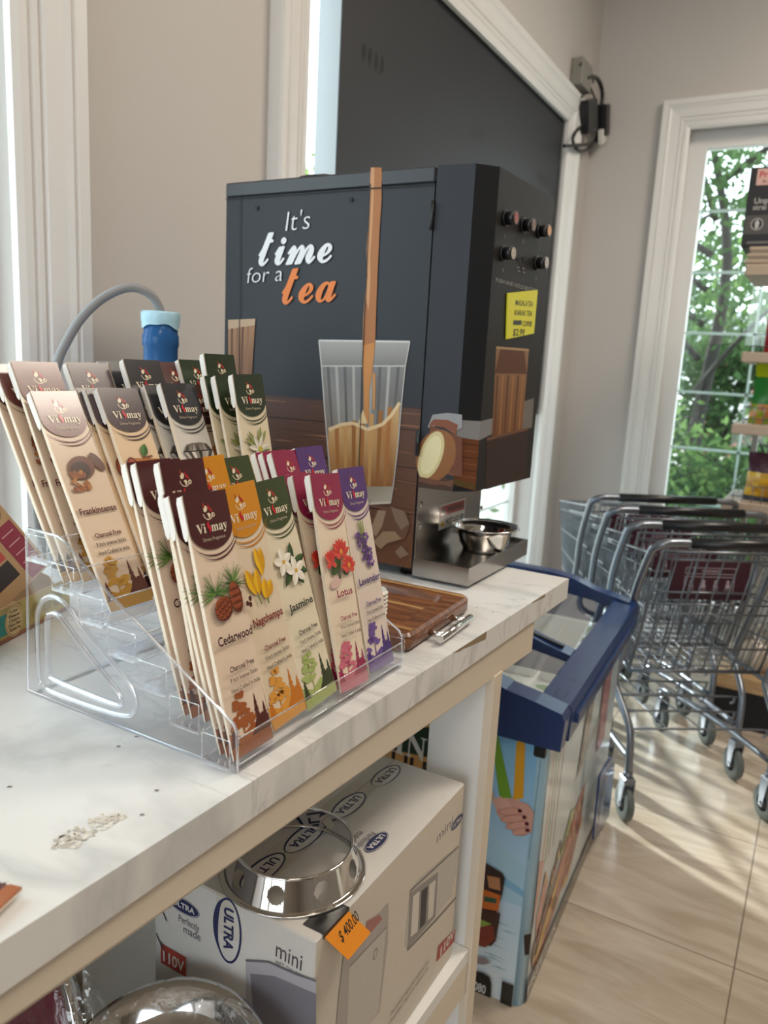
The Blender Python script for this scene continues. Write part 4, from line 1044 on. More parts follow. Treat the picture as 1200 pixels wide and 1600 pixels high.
rings = [(rr_(hx - .004, hy - .004, .016), 0.001), (rr_(hx, hy, .018), 0.006), (rr_(hx, hy, .018), H0 - .004), (rr_(hx - .004, hy - .004, .016), H0), (rr_(hx - .030, hy - .030, .014), H0 - .001), (rr_(hx - .036, hy - .036, .012), H0 - .010)]
o = 0; n = len(rings[0][0])
for P_, z in rings: b.v += [(p[0], p[1], z) for p in P_]
for k in range(len(rings) - 1):
    for i in range(n): j = (i + 1) % n; b.face([k * n + i, k * n + j, (k + 1) * n + j, (k + 1) * n + i], 0, None, k in (1,))
b.face(list(range(n))[::-1]); b.face([(len(rings) - 1) * n + i for i in range(n)])
aw = Art(b, (0, 0, H0), (1, 0, 0), (0, 1, 0), 1)
for y in (-0.088, 0.094): aw.rect(-hx + .02, y, hx - .006, y + 0.008, '#ffffff')
aw2 = Art(b, (0, 0, H0 - .010), (1, 0, 0), (0, 1, 0), 1); aw2.rect(-hx + .05, 0.030, hx - .045, 0.038, '#ffffff')
ob = b.build('board', [M_wood, M_wood2]); ob.parent = brd
for sx in (1, -1):
    b = MB(); X = sx * hx
    b.tube([(X + sx * .022, -0.055, 0.010), (X + sx * .022, 0.055, 0.010)], 0.0055, 14)
    for y in (-0.038, 0.038): b.tube([(X - sx * .002, y, 0.010), (X + sx * .022, y, 0.010)], 0.005, 12)
    h = b.build('bar_handle', M_chrome); h.parent = brd
b = MB(); cx_, cy_, cz_ = -0.520, 0.906, ZT + 0.0172
pr = [(0.0, cz_), (0.014, cz_)]
for k in range(6): pr += [(0.0165 + k * .0002, cz_ + 0.006 * k + 0.003), (0.0192, cz_ + 0.006 * k + 0.0045), (0.0192, cz_ + 0.006 * k + 0.0058), (0.0172, cz_ + 0.006 * k + 0.0062)]
pr += [(0.0160, cz_ + 0.040), (0.0125, cz_ + 0.012), (0.0, cz_ + 0.012)]
b.lathe(pr, 24, origin=(cx_, cy_, 0)); o = b.build('stacked_cups', M_whitepl); tag(o, 'short ribbed stack of small white cups on the wooden board behind the purple packets', 'cups')

# ------------------------------------------------------------------ water jug and hose
def blue_mat():
    m, n, l, bb = nmat('blue_polycarbonate')
    bb.inputs['Base Color'].default_value = (0.04, 0.16, 0.42, 1); bb.inputs['Roughness'].default_value = 0.12
    bb.inputs['Transmission Weight'].default_value = 0.35; bb.inputs['IOR'].default_value = 1.25
    return m
M_blue = blue_mat()
M_cap = pbr('pale_blue_cap', (0.42, 0.66, 0.80), 0.35)
M_hose = pbr('grey_hose', (0.25, 0.25, 0.26), 0.45)
jug = empty('water_jug', (-0.965, 0.935, ZT)); tag(jug, 'blue water jug with pale blue cap standing behind the packet rack', 'water jug')
b = MB(); b.lathe([(0.0, 0.002), (0.105, 0.0), (0.122, 0.012), (0.122, 0.075), (0.117, 0.082), (0.122, 0.089), (0.122, 0.16), (0.117, 0.167), (0.122, 0.174), (0.122, 0.235), (0.112, 0.262), (0.075, 0.292), (0.040, 0.308), (0.0275, 0.318), (0.0275, 0.374), (0.0292, 0.377), (0.0292, 0.393), (0.0275, 0.396), (0.0275, 0.420), (0.0250, 0.420), (0.0250, 0.318), (0.0, 0.310)], 48)
ob = b.build('jug_body', M_blue); ob.parent = jug
b = MB(); b.lathe([(0.0302, 0.413), (0.0312, 0.418), (0.0312, 0.428), (0.0300, 0.431), (0.0, 0.431)], 40)
k0_ = len(b.v)
for i in range(40):
    an_ = 2 * math.pi * i / 40; dz = 0.005 * math.sin(an_ * 3 + 1.0) + 0.003 * math.sin(an_ * 5)
    b.v += [(0.0305 * math.cos(an_), 0.0305 * math.sin(an_), 0.416), (0.0298 * math.cos(an_), 0.0298 * math.sin(an_), 0.408 - dz * .7)]
for i in range(40): q_ = k0_ + 2 * i; q2_ = k0_ + 2 * ((i + 1) % 40); b.face([q_, q_ + 1, q2_ + 1, q2_], 0, None, True)
ob = b.build('cap', M_cap); ob.parent = jug
b = MB(); b.tube(smooth_path([(-0.965, 0.935, 1.505), (-0.967, 0.932, 1.520), (-0.973, 0.918, 1.538), (-0.990, 0.895, 1.545), (-1.012, 0.868, 1.530), (-1.032, 0.842, 1.500), (-1.048, 0.822, 1.460), (-1.060, 0.806, 1.410), (-1.070, 0.790, 1.30), (-1.078, 0.778, 1.20), (-1.08, 0.80, 1.10), (-1.06, 0.85, 1.0885)], 5), 0.0072, 12)
o = b.build('water_hose', M_hose); tag(o, 'grey hose arching out of the blue water jug', 'hose')
b = MB(); b.tube(smooth_path([(-1.05, 0.66, 1.40), (-1.045, 0.64, 1.30), (-1.03, 0.63, 1.20), (-1.035, 0.66, 1.12), (-1.05, 0.70, 1.0835), (-1.08, 0.78, 1.0835)], 5), 0.0028, 8)
o = b.build('hanging_cord', M_hose); tag(o, 'thin grey cord dropping behind the rack at the left', 'cord')

# ------------------------------------------------------------------ ice cream freezer
M_navy = pbr('navy_lid_plastic', '#122c5c', 0.3, coat=0.15, bump=0.03, bscale=8)
M_liner = pbr('freezer_liner', (0.80, 0.81, 0.80), 0.35)
M_fglass = clear_mat('freezer_glass', (0.93, 0.96, 0.96), 0.01, ior=1.9, base=0.10)
M_wrap = print_mat('freezer_wrap', 0.25, coat=0.35)
frz = empty('chest_freezer', (-0.4247, 1.5232, 0.0), math.atan2(0.0537, 0.9986))
tag(frz, 'low ice cream chest freezer with navy blue lid and printed pale blue sides', 'freezer')
FL, FW, FH = 0.90, 0.66, 0.672
def lk(o, root=None): o.parent = root or frz; return o
rc = 0.022
outl = [(0 - rc + rc * math.cos(t), rc + rc * math.sin(t)) for t in [-math.pi / 2 + i * math.pi / 12 for i in range(7)]]
outl += [(-rc + rc * math.cos(t), FL - rc + rc * math.sin(t)) for t in [i * math.pi / 12 for i in range(7)]]
outl += [(-FW, FL), (-FW, 0)]
b = MB(); n = len(outl); cw = rgb('#9cc4dc')
inner = [(-0.045, 0.05), (-0.045, FL - 0.05), (-FW + 0.05, FL - 0.05), (-FW + 0.05, 0.05)]
o = len(b.v); b.v += [(p[0], p[1], 0.0) for p in outl] + [(p[0], p[1], FH) for p in outl]
for i in range(n): j = (i + 1) % n; b.face([o + i, o + j, o + n + j, o + n + i], 0, cw, i < 14)
b.face([o + i for i in range(n)][::-1], 0, cw)
from mathutils.geometry import tessellate_polygon
tr_ = tessellate_polygon([[Vector((p[0], p[1], 0)) for p in outl], [Vector((p[0], p[1], 0)) for p in inner]])
b.add([(p[0], p[1], FH) for p in outl + inner], [t[::-1] for t in tr_], 1)
fe_ = Art(b, (0, 0, 0), (1, 0, 0), (0, 0, 1), 0, eps=0.00015, base=0.0004)
ur = -rc
fe_.rect(-FW, 0.0, ur, FH, ['#d5e2ea', '#d5e2ea', '#79b8e6', '#80bbe6'])
fe_.poly([(-FW, .23), (ur, .26), (ur, .36), (-.1, .40), (-.2, .37), (-FW, .42)], '#a4cbe2'); fe_.poly([(-FW, .30), (-.11, .335), (ur, .30), (ur, .285), (-.12, .31), (-FW, .27)], '#7db2d6')
for i in range(40):
    z = rr.uniform(.03, .20); u = rr.uniform(-.3, ur - .03); fe_.poly([(u, z), (min(ur, u + rr.uniform(.02, .06)), z + .002), (u + .02, z + .005)], rr.choice(['#dfe6e8', '#a9bfca', '#8fb0c2']), bump=(i % 10 == 0))
for pts, c in (([(-0.1272, 0.646), (-0.1205, 0.6555), (-0.1113, 0.652), (-0.0724, 0.5275), (-0.0684, 0.5163), (-0.0929, 0.5068), (-0.0985, 0.5192)], '#6fa02c'), ([(-0.0698, 0.6484), (-0.0636, 0.6593), (-0.0533, 0.6577), (-0.0494, 0.6467), (-0.0426, 0.5231), (-0.0666, 0.5122), (-0.0652, 0.5298)], '#dba11e'), ([(-0.0858, 0.5107), (-0.0742, 0.5144), (-0.0706, 0.4905), (-0.0778, 0.4881)], '#d9c29a'), ([(-0.0596, 0.516), (-0.051, 0.5188), (-0.05, 0.491), (-0.0571, 0.4887)], '#d9c29a'),
               ([(-0.1613, 0.6379), (-0.1391, 0.5898), (-0.1078, 0.5051), (-0.0888, 0.4939), (-0.1027, 0.4799), (-0.1203, 0.509), (-0.1415, 0.5261), (-0.1609, 0.5755)], '#c2a89c'), ([(-0.1069, 0.4943), (-0.0684, 0.5163), (-0.0301, 0.5132), (-0.0155, 0.4963), (-0.0158, 0.4525), (-0.0345, 0.4334), (-0.0568, 0.4351), (-0.0777, 0.4517), (-0.0984, 0.4654)], '#cf9f92')):
    fe_.poly(pts, c)
fe_.poly([(-0.1116, 0.496), (-0.0949, 0.5124), (-0.0734, 0.5053), (-0.0663, 0.4919), (-0.0863, 0.4821), (-0.1044, 0.4825)], '#d9ab9c')
for (x, z), (x2, z2) in zip([(-0.0887, 0.475), (-0.0827, 0.4579), (-0.0696, 0.4449), (-0.0525, 0.4366)], [(-0.0486, 0.4915), (-0.0372, 0.4796), (-0.0302, 0.4664), (-0.0274, 0.4516)]):
    cx_, cz_ = (x + x2) / 2, (z + z2) / 2; an_ = math.atan2(z2 - z, x2 - x); L_f = math.hypot(x2 - x, z2 - z) / 2 + .006
    fe_.ell(cx_, cz_, L_f + .0012, .0088, '#a8695c', 18, an_); fe_.ell(cx_, cz_, L_f, .0076, '#d4a192', 18, an_)
    fe_.ell(x2 + .001, z2 + .0005, .0052, .0042, '#4a1420', 12, an_)
for pts, c in (([(-0.1616, 0.3492), (-0.1377, 0.3447), (-0.0746, 0.3288), (-0.0662, 0.3189), (-0.0686, 0.277), (-0.0802, 0.2142), (-0.1504, 0.2058)], '#2a1412'), ([(-0.1597, 0.325), (-0.1283, 0.3251), (-0.1146, 0.2922), (-0.1546, 0.26)], '#6e2219'), ([(-0.1083, 0.3095), (-0.078, 0.3144), (-0.0738, 0.2832), (-0.1013, 0.2807)], '#b07a52'),
               ([(-0.1555, 0.2714), (-0.0728, 0.272), (-0.0738, 0.2301), (-0.1543, 0.2145)], '#c2641c'), ([(-0.1116, 0.2551), (-0.081, 0.2605), (-0.0814, 0.247), (-0.1105, 0.2421)], '#24503a'), ([(-0.1543, 0.2145), (-0.069, 0.2271), (-0.0735, 0.153), (-0.0844, 0.1347), (-0.1467, 0.1181)], '#3a1813'), ([(-0.1398, 0.1727), (-0.0826, 0.1879), (-0.0769, 0.1566), (-0.0963, 0.1261), (-0.1355, 0.1194)], '#7a2c1e'), ([(-0.1336, 0.1957), (-0.0861, 0.1916), (-0.1128, 0.1737), (-0.1354, 0.1779)], '#7f9a3a'),
               ([(-0.1365, 0.0913), (-0.0939, 0.0979), (-0.0823, 0.091), (-0.1002, 0.0779), (-0.1352, 0.0745)], '#8a7f82')):
    fe_.poly(pts, c)
fe_.poly([(-0.1867, 0.0393), (-0.0986, 0.0578), (-0.0808, 0.0537), (-0.0748, 0.0391), (-0.0728, -0.0035), (-0.1815, -0.0298)], '#16181a')
(k0, kz0), (k1, kz1) = [(-0.1265, 0.0047), (-0.0873, 0.0177)]
fe_.text('8080', k0, kz0, 0.032, '#d8d8d6', width=k1 - k0, bold=0.02, rot=-0.02)
# brand board at the wall end of this side
fe_.poly([(-0.4663, 0.6608), (-0.2334, 0.6681), (-0.239, 0.5279), (-0.4854, 0.5129)], '#12301f'); fe_.poly([(-0.4599, 0.5406), (-0.2412, 0.5579), (-0.237, 0.5009), (-0.4659, 0.4844)], '#b88952')
fe_.line([(-0.328, 0.6349), (-0.3038, 0.643), (-0.2882, 0.6296), (-0.2724, 0.6355), (-0.2556, 0.6242)], 0.006, '#c9a860')
(q0, qz0), (q1, qz1) = [(-0.4157, 0.5398), (-0.2222, 0.5604)]
fe_.text(serif('KING'), q0, qz0 + 0.006, 0.085, '#c9c8c4', width=q1 - q0, rot=-0.03)
(q0, qz0), (q1, qz1) = [(-0.4088, 0.5116), (-0.245, 0.5228)]
fe_.text('KULFI', q0, qz0, 0.05, '#1a1412', width=q1 - q0, bold=0.02, rot=-0.03)
# long side
sd = Art(b, (0, 0, 0), (0, 1, 0), (0, 0, 1), 0, eps=0.00015, base=0.0004)
v0, v1 = rc, FL - rc
sd.rect(v0, 0, v1, FH, ['#d0d8da', '#c4d2d6', '#b8c6cc', '#c4d2d8'])
for (v, w_, c) in ((0.05, .012, '#c9a889'), (0.08, .008, '#8fa35a'), (0.11, .010, '#c4b49a'), (0.15, .006, '#b8a090'), (0.45, .02, '#a3b7bf')):
    sd.poly([(v, .33), (v + w_, .33), (v + w_ + .02, FH), (v + .02, FH)], c)
sd.poly([(v0, .19), (.06, .28), (.075, .34), (v0, .37)], '#c99a8c'); sd.poly([(.05, .20), (.10, .30), (.14, .24), (.07, .12)], '#c78f80')
for pts, c in (([(.03, .12), (.12, .19), (.24, .30), (.26, .27), (.16, .15), (.06, .06)], '#3a2a22'), ([(.06, .07), (.2, .17), (.36, .30), (.5, .33), (.5, .2), (.3, .1), (.12, .03)], '#a85a44'), ([(.1, .05), (.22, .12), (.3, .2), (.22, .18), (.08, .09)], '#c99a3a'), ([(.3, .12), (.44, .24), (.5, .2), (.4, .1)], '#8f3a30'), ([(.25, .25), (.34, .33), (.38, .31), (.3, .22)], '#8a9a4a')):
    sd.poly(pts, c)
for i in range(26):
    v = rr.uniform(.06, .5); z = rr.uniform(.07, .3); sd.ell(v, z, rr.uniform(.01, .025), rr.uniform(.008, .02), rr.choice(['#7a2c22', '#c8894a', '#a33d30', '#d2b070', '#5c3a26']), 8, rr.uniform(0, 3), bump=(i % 6 == 0))
sd.poly([(.36, .40), (.40, .56), (.46, .62), (.50, .60), (.47, .5), (.42, .42)], '#7d6a5c'); sd.text(script('king'), .40, .44, .12, '#b3aca6', width=.22)
sd.rect(.62, .36, .74, .62, '#a05048'); sd.rect(.2, .62, .30, FH, '#8a6a54')
sd.rect(v0, 0.0, v1, 0.055, '#4a4842')
sd.text('FREEZER', v0 + 0.004, 0.016, 0.035, '#d8d8d4', width=0.26, bold=0.02)
fe_.rect(-0.050, 0.0, ur, 0.058, '#16181a')
fe_.poly([(-0.0102, 0.1967), (0.0068, 0.2072), (0.0057, 0.1537), (-0.0041, 0.146)], '#2a1c1a')
fe_.line([(-0.0119, 0.626), (-0.0156, 0.3862)], 0.0014, '#5f7f92')
lk(b.build('printed_body', [M_wrap, M_liner]))
b = MB(); xi0, xi1, yi0, yi1 = -FW + .05, -0.045, .05, FL - .05
o = len(b.v); b.v += [(xi0, yi0, .56), (xi1, yi0, .56), (xi1, yi1, .56), (xi0, yi1, .56), (xi0, yi0, FH), (xi1, yi0, FH), (xi1, yi1, FH), (xi0, yi1, FH)]
for f in ((0, 1, 2, 3), (0, 4, 5, 1), (1, 5, 6, 2), (2, 6, 7, 3), (3, 7, 4, 0)): b.face([o + i for i in f])
lk(b.build('inner_liner', M_liner))
# lid surround: sloping ends, front rail, centre bar, rear hood
def endprof(low): return [(0.032, low), (0.036, 0.735), (0.028, 0.752), (-0.03, 0.765), (-0.095, 0.777), (-0.17, 0.803), (-0.24, 0.812), (-FW - 0.01, 0.818), (-FW - 0.01, low)]
b = MB(); b.prism(endprof(0.668), 1, -0.030, 0.028); lk(b.build('lid_end', M_navy))
b = MB(); b.prism(endprof(0.668), 1, FL - 0.028, FL + 0.020); lk(b.build('lid_end', M_navy))
b = MB(); b.prism([(0.036, 0.668), (0.038, 0.735), (0.030, 0.750), (-0.034, 0.757), (-0.040, 0.735), (-0.040, 0.668)], 1, 0.028, FL - 0.028)
b.box((0.036, 0.06, 0.700), (0.046, FL - 0.06, 0.722))
ra = Art(b, (0.030, 0, 0.750), Vector((-0.064, 0, 0.007)).normalized().cross(Vector((0, 0, 1))).normalized() * -1 if False else (0, 1, 0), Vector((-0.064, 0, 0.007)).normalized(), 1)
for r_ in ((.055, .018, .095, .040), (.16, .020, .175, .028)): ra.line([(r_[0], r_[1]), (r_[2], r_[1]), (r_[2], r_[3]), (r_[0], r_[3]), (r_[0], r_[1])], 0.0025, '#0d1830')
lk(b.build('front_rail', [M_navy, M_print]))
b = MB(); b.prism([(-0.040, 0.700), (-0.036, 0.757), (-0.095, 0.772), (-0.17, 0.794), (-FW, 0.806), (-FW, 0.700)], 1, 0.305, 0.360); lk(b.build('centre_bar', M_navy))
b = MB(); b.prism([(-0.060, 0.752), (-0.060, 0.771), (-0.17, 0.7962), (-FW + .02, 0.8085), (-FW + .02, 0.79)], 1, 0.325, 0.338); lk(b.build('seal', M_blackpl))
b = MB(); b.box((-FW - 0.01, 0.028, 0.668), (-FW + 0.06, FL - 0.028, 0.812)); lk(b.build('rear_hood', M_navy))
for (ya, yb) in ((0.028, 0.305), (0.360, FL - 0.028)):
    b = MB(); pr_ = [(-0.040, 0.748), (-0.10, 0.760), (-0.18, 0.779), (-0.30, 0.789), (-FW + 0.06, 0.793)]
    k = len(pr_); o = len(b.v); b.v += [(p[0], ya, p[1]) for p in pr_] + [(p[0], yb, p[1]) for p in pr_]
    for i in range(k - 1): b.face([o + i, o + i + 1, o + k + i + 1, o + k + i], 0, None, True)
    lk(b.build('sliding_glass', M_fglass))
# corner foot of the lid
b = MB(); b.box((-0.030, -0.004, 0.628), (-0.004, 0.02, 0.668), bev=0.003); lk(b.build('corner_block', M_blackpl))
# blue plate hung against the long side
b = MB(); PT = [(0.5872, 0.1092), (0.8571, 0.037), (0.8392, 0.2386), (0.7997, 0.2703), (0.7284, 0.3055), (0.5702, 0.3189)]
b.prism(PT, 0, 0.024, 0.030, 0, rgb('#22386a'))
pa = Art(b, (0.030, 0, 0), (0, 1, 0), (0, 0, 1), 0)
pa.line([lerp(PT[0], PT[5], t) for t in (.12, .62)], 0.008, '#a9b1c6'); pa.line([lerp(PT[5], PT[3], .1), lerp(PT[5], PT[3], .9)], 0.02, '#8d97b4')
pa.ell(PT[5][0] + .11, PT[5][1] - .06, .012, .012, '#b8322e', 10); pa.ell(PT[5][0] + .10, PT[5][1] - .10, .008, .008, '#c9b03a', 8); pa.rect(PT[0][0] + .05, PT[0][1] + .0, PT[0][0] + .12, PT[0][1] + .10, '#8a94a8')
lk(b.build('blue_plate', M_wrap))
# packets in the freezer
rp = random.Random(21)
pm = None
for i in range(10):
    b = MB()
    if pm is None:
        P_ = rr_(0.058, 0.036, .012, 3)
        for k, (sc, z) in enumerate(((.9, 0.0), (1.0, .008), (1.0, .026), (.9, .034))):
            b.v += [(p[0] * sc, p[1] * sc, z) for p in P_]
        m_ = len(P_); c1 = rgb('#dfe3de')
        for k in range(3):
            for q in range(m_): b.face([k * m_ + q, k * m_ + (q + 1) % m_, (k + 1) * m_ + (q + 1) % m_, (k + 1) * m_ + q], 0, c1, True)
        b.face(list(range(m_))[::-1], 0, c1); b.face([3 * m_ + q for q in range(m_)], 0, c1)
        fa = Art(b, (0, 0, 0.034), (1, 0, 0), (0, 1, 0), 0); fa.ell(0, 0, .038, .02, '#6f9a58', 16); fa.ell(0.01, 0.002, .018, .010, '#d8d6c0', 12)
        ob = b.build('frozen_treat', M_gloss); pm = ob.data
    else:
        ob = bpy.data.objects.new('frozen_treat', pm); COL.objects.link(ob)
    c_, r_ = i % 2, i // 2
    loc = Vector((-0.115 - c_ * 0.135, 0.12 + r_ * 0.165, 0.561))
    wv = frz.matrix_basis @ loc
    ob.location = wv; ob.rotation_euler = (0, 0, frz.rotation_euler.z + rp.uniform(-.25, .25))
    tag(ob, 'pale wrapped frozen treat lying under the glass of the chest freezer', 'frozen treat', 'frozen treats in the chest freezer')

# ------------------------------------------------------------------ shopping carts
M_zinc = pbr('grey_coated_steel', '#7d828b', 0.30, metal=0.75, var=0.04, vscale=10)
M_wire = pbr('grey_wire', '#74787f', 0.32, metal=0.75)
M_grip = pbr('black_grip', '#15161a', 0.35)
M_tire = pbr('grey_rubber', '#5c615e', 0.6)
M_hub = pbr('dark_hub', '#3c3f46', 0.4)
M_maroon = print_mat('seat_print', 0.45)
def cart():
    root = empty('shopping_cart', (0, 0, 0))
    cx = 0.2485
    S = lambda s, x, y, z: (cx + s * x, y, z)
    b = MB()
    def side(s): return [S(s, .246, .02, .155), S(s, .246, .02, .20), S(s, .250, .03, .30), S(s, .256, .06, .345), S(s, .268, .145, .415), S(s, .270, .150, .46), S(s, .276, .085, .62), S(s, .290, .03, .78), S(s, .300, -.06, .925), S(s, .296, -.085, .957), S(s, .270, -.100, .972), S(s, .22, -.100, .974)]
    pl = side(-1); pr2 = side(1)[::-1]
    b.tube(smooth_path(pl, 4) + smooth_path(pr2, 4), 0.0125, 10)
    f = b.build('frame', M_zinc, root)
    for s in (-1, 1):
        b = MB(); b.tube(smooth_path([S(s, .240, .03, .21), S(s, .225, .30, .20), S(s, .17, .62, .185), S(s, .165, .70, .16)], 4), 0.0105, 8)
        b.tube(smooth_path([S(s, .268, .148, .44), S(s, .245, .30, .45), S(s, .19, .60, .47)], 3), 0.008, 8)
        b.build('base_rail', M_zinc, root)
    b = MB(); b.tube([S(-1, .20, -.100, .9745), S(1, .20, -.100, .9745)], 0.0165, 14); b.build('handle_grip', M_grip, root)
    # basket of wire
    b = MB(); r = 0.0024
    def top(s, t): return S(s, .262 - .095 * t, -.02 + .74 * t, .918 - .105 * t)
    def bot(s, t): return S(s, .232 - .085 * t, .14 + .50 * t, .475 + .02 * t)
    for s in (-1, 1):
        b.tube([top(s, t / 6) for t in range(7)], 0.0048, 6); b.tube([bot(s, t / 6) for t in range(7)], 0.004, 6)
        for k in range(24):
            t = (k + .5) / 24; b.tube([top(s, t), bot(s, t)], r, 4, caps=False)
        for h in (.12, .42, .72):
            b.tube([tuple(Vector(top(s, t)).lerp(Vector(bot(s, t)), h)) for t in (0, .5, 1)], 0.003, 4, caps=False)
    b.tube([top(-1, 1), top(1, 1)], 0.0048, 6); b.tube([bot(-1, 1), bot(1, 1)], 0.004, 6); b.tube([bot(-1, 0), bot(1, 0)], 0.005, 6)
    for k in range(12):
        u = (k + .5) / 12
        pt_, pb = Vector(top(-1, 1)).lerp(Vector(top(1, 1)), u), Vector(bot(-1, 1)).lerp(Vector(bot(1, 1)), u)
        b.tube([pt_, pb], r, 4, caps=False); b.tube([pb, Vector(bot(-1, 0)).lerp(Vector(bot(1, 0)), u)], r, 4, caps=False)
    for k in range(10): t = k / 10; b.tube([bot(-1, t), bot(1, t)], r, 4, caps=False)
    for h in (.3, .65): b.tube([Vector(top(-1, 1)).lerp(Vector(bot(-1, 1)), h), Vector(top(1, 1)).lerp(Vector(bot(1, 1)), h)], 0.003, 4, caps=False)
    b.build('wire_basket', M_wire, root)
    # rear gate
    b = MB()
    gt = lambda u, h: S(1, -.24 + .48 * u, .0 + .14 * h, .925 - .445 * h)
    for h, rad in ((0.0, .0048), (.06, .003), (.42, .003), (.50, .003), (.80, .003), (1.0, .0046)): b.tube([gt(0.02, h), gt(.98, h)], rad, 6)
    for k in range(10):
        u = .02 + .96 * k / 9; b.tube([gt(u, 0), gt(u, 1)], 0.0042 if k in (0, 9) else 0.0028, 5)
    b.build('rear_gate', M_wire, root)
    b = MB()
    for s in (-1, 1): b.tube([S(s, .10, .02, .93), S(s, .10, .10, .62)], 0.004, 6)
    b.tube([S(-1, .16, .12, .76), S(1, .16, .12, .76)], 0.004, 6); b.build('seat_wire', M_wire, root)
    b = MB(); b.box((cx - .135, .125, .735), (cx + .135, .133, .865), 0, rgb('#3a1524'))
    a = Art(b, (cx, .125, .735), (1, 0, 0), (0, 0, 1), 0); W_ = '#a99aa0'
    def fr(u0, v0, u1, v1): a.line([(u0, v0), (u1, v0), (u1, v1), (u0, v1), (u0, v0)], .0022, W_)
    fr(-.085, .022, .085, .078); fr(-.085, .088, .085, .108); a.text('WARNING', 0, .093, .013, W_, width=.06, bold=.02, align='C')
    for k in range(4):
        u = -.062 + k * .042; a.ell(u, .062, .006, .006, W_, 10); a.poly([(u - .008, .040), (u + .009, .040), (u + .006, .056), (u - .006, .056)], W_); a.line([(u - .012, .034), (u + .012, .034)], .002, W_)
    b.build('child_seat_panel', M_maroon, root)
    # lower shelf wires
    b = MB()
    for k, y in enumerate((.05, .22, .40, .56)):
        x = .235 - .11 * y; z = .315 - .10 * y
        b.tube(smooth_path([S(-1, x, y, z), S(1, x - .03, y, z), S(1, x, y, z - .006), S(1, x, y, z - .022), S(1, x - .012, y, z - .026)], 3), 0.0042, 6)
    for x in (-.12, 0, .12): b.tube([(cx + x, .05, .312), (cx + x * .7, .58, .258)], 0.003, 5)
    b.build('lower_rack', M_wire, root)
    for (s, y, xo) in ((-1, .02, .246), (1, .02, .246), (-1, .66, .165), (1, .66, .165)):
        b = MB()
        x = cx + s * xo
        b.tube([(x, y, .150), (x, y, .172)], 0.016, 10); b.box((x - .019, y - .026, .132), (x + .019, y + .020, .156), bev=.003)
        for e in (-1, 1): b.add([(x + e * .018 - .002, y - .022, .135), (x + e * .018 - .002, y + .018, .135), (x + e * .018 - .002, y + .010, .050), (x + e * .018 - .002, y - .010, .050), (x + e * .018 + .002, y - .022, .135), (x + e * .018 + .002, y + .018, .135), (x + e * .018 + .002, y + .010, .050), (x + e * .018 + .002, y - .010, .050)], [(0, 1, 2, 3), (7, 6, 5, 4), (0, 4, 5, 1), (1, 5, 6, 2), (2, 6, 7, 3), (3, 7, 4, 0)])
        b.tube([(x - .023, y, .0625), (x + .023, y, .0625)], .006, 8)
        cs = b.build('caster_fork', M_zinc, root)
        b = MB()
        b.lathe([(.030, -.013), (.052, -.013), (.060, -.008), (.0625, 0), (.060, .008), (.052, .013), (.030, .013)], 28, 0, origin=(x, y, .0625), axis=0, closed=False)
        b.lathe([(.0, -.009), (.012, -.011), (.014, -.007), (.030, -.007), (.030, .007), (.014, .007), (.012, .011), (.0, .009)], 28, 1, origin=(x, y, .0625), axis=0)
        b.build('wheel', [M_tire, M_hub], cs)
    return root
c0 = cart()
AV = Vector((-0.4016, 2.4338, 0)); WV = Vector((0.8218, 0.5698, 0)); DV = Vector((-0.5698, 0.8218, 0))
LAB = ['grey shopping cart nearest the camera, its maroon child seat panel in view', 'grey shopping cart nested second, directly ahead of the nearest one', 'grey shopping cart nested third from the nearest one', 'grey shopping cart at the far end of the row, pushed against the wall corner']
for k in range(4):
    c = c0 if k == 0 else copy_tree(c0)
    c.location = AV + DV * (0.262 * k) + WV * (0.030 * k); c.rotation_euler = (0, 0, math.atan2(0.5698, 0.8218))
    tag(c, LAB[k], 'shopping cart', 'nested shopping carts')

# ------------------------------------------------------------------ wet grinder carton and what stands on it
M_card = print_mat('carton_print', 0.55)
BX0, BX1, BY0, BY1, BZ1 = -0.649, -0.4045, 0.616, 1.012, 0.826
crt = empty('grinder_carton', (-0.527, 0.814, SZ)); tag(crt, 'large white wet grinder carton on the shelf under the counter', 'carton')
b = MB(); wc = rgb('#cfccc8'); b.box((BX0, BY0, SZ + .0005), (BX1, BY1, BZ1), 0, wc, bev=.002)
tp = Art(b, (0, 0, BZ1), (0, -1, 0), (1, 0, 0), 0)     # reads towards the near end
def tpc(x, y): return (-y, x)
tp.line([tpc((BX0 + BX1) / 2, BY0), tpc((BX0 + BX1) / 2, BY1)], .0018, '#9a958f')
NV = '#1d2452'
def ultra(A, u, v, w_, dark=False, rot=0.0):
    h = w_ * .42
    A.ell(u, v, w_ / 2, h / 2, NV, 28, rot)
    c, s = math.cos(rot), math.sin(rot); off = .0 if dark else -w_ * .045
    if not dark: A.ell(u - off * .3 * c, v - off * .3 * s + h * .02, w_ * .475, h * .42, '#d6d4d2', 28, rot)
    else: A.ring(u, v, w_ * .47, h * .45, w_ * .015, '#d6d4d2', 28, 0, 2 * math.pi, rot)
    A.text('ULTRA', u - (-h * .17) * -s, v - h * .17 * c, h * .48, NV if not dark else '#d6d4d2', width=w_ * .70, bold=.03, rot=rot, align='C')
for (px_, w_) in zip([(-0.5139, 0.9598), (-0.5175, 0.8595), (-0.5251, 0.7626), (-0.5276, 0.6785)], (.075, .078, .08, .08)):
    ultra(tp, -px_[1], px_[0], w_)
for px_ in [(-0.4407, 0.8072)]: ultra(tp, -px_[1], px_[0], .052, True)
for px_ in [(-0.4626, 0.8022)]: tp.text('Perfectly', -px_[1] - .02, px_[0] + .004, .013, '#6a6670', width=.04); tp.text('made', -px_[1] - .012, px_[0] - .010, .016, '#6a6670', width=.03)
ne = Art(b, (0, BY0, 0), (1, 0, 0), (0, 0, 1), 0)
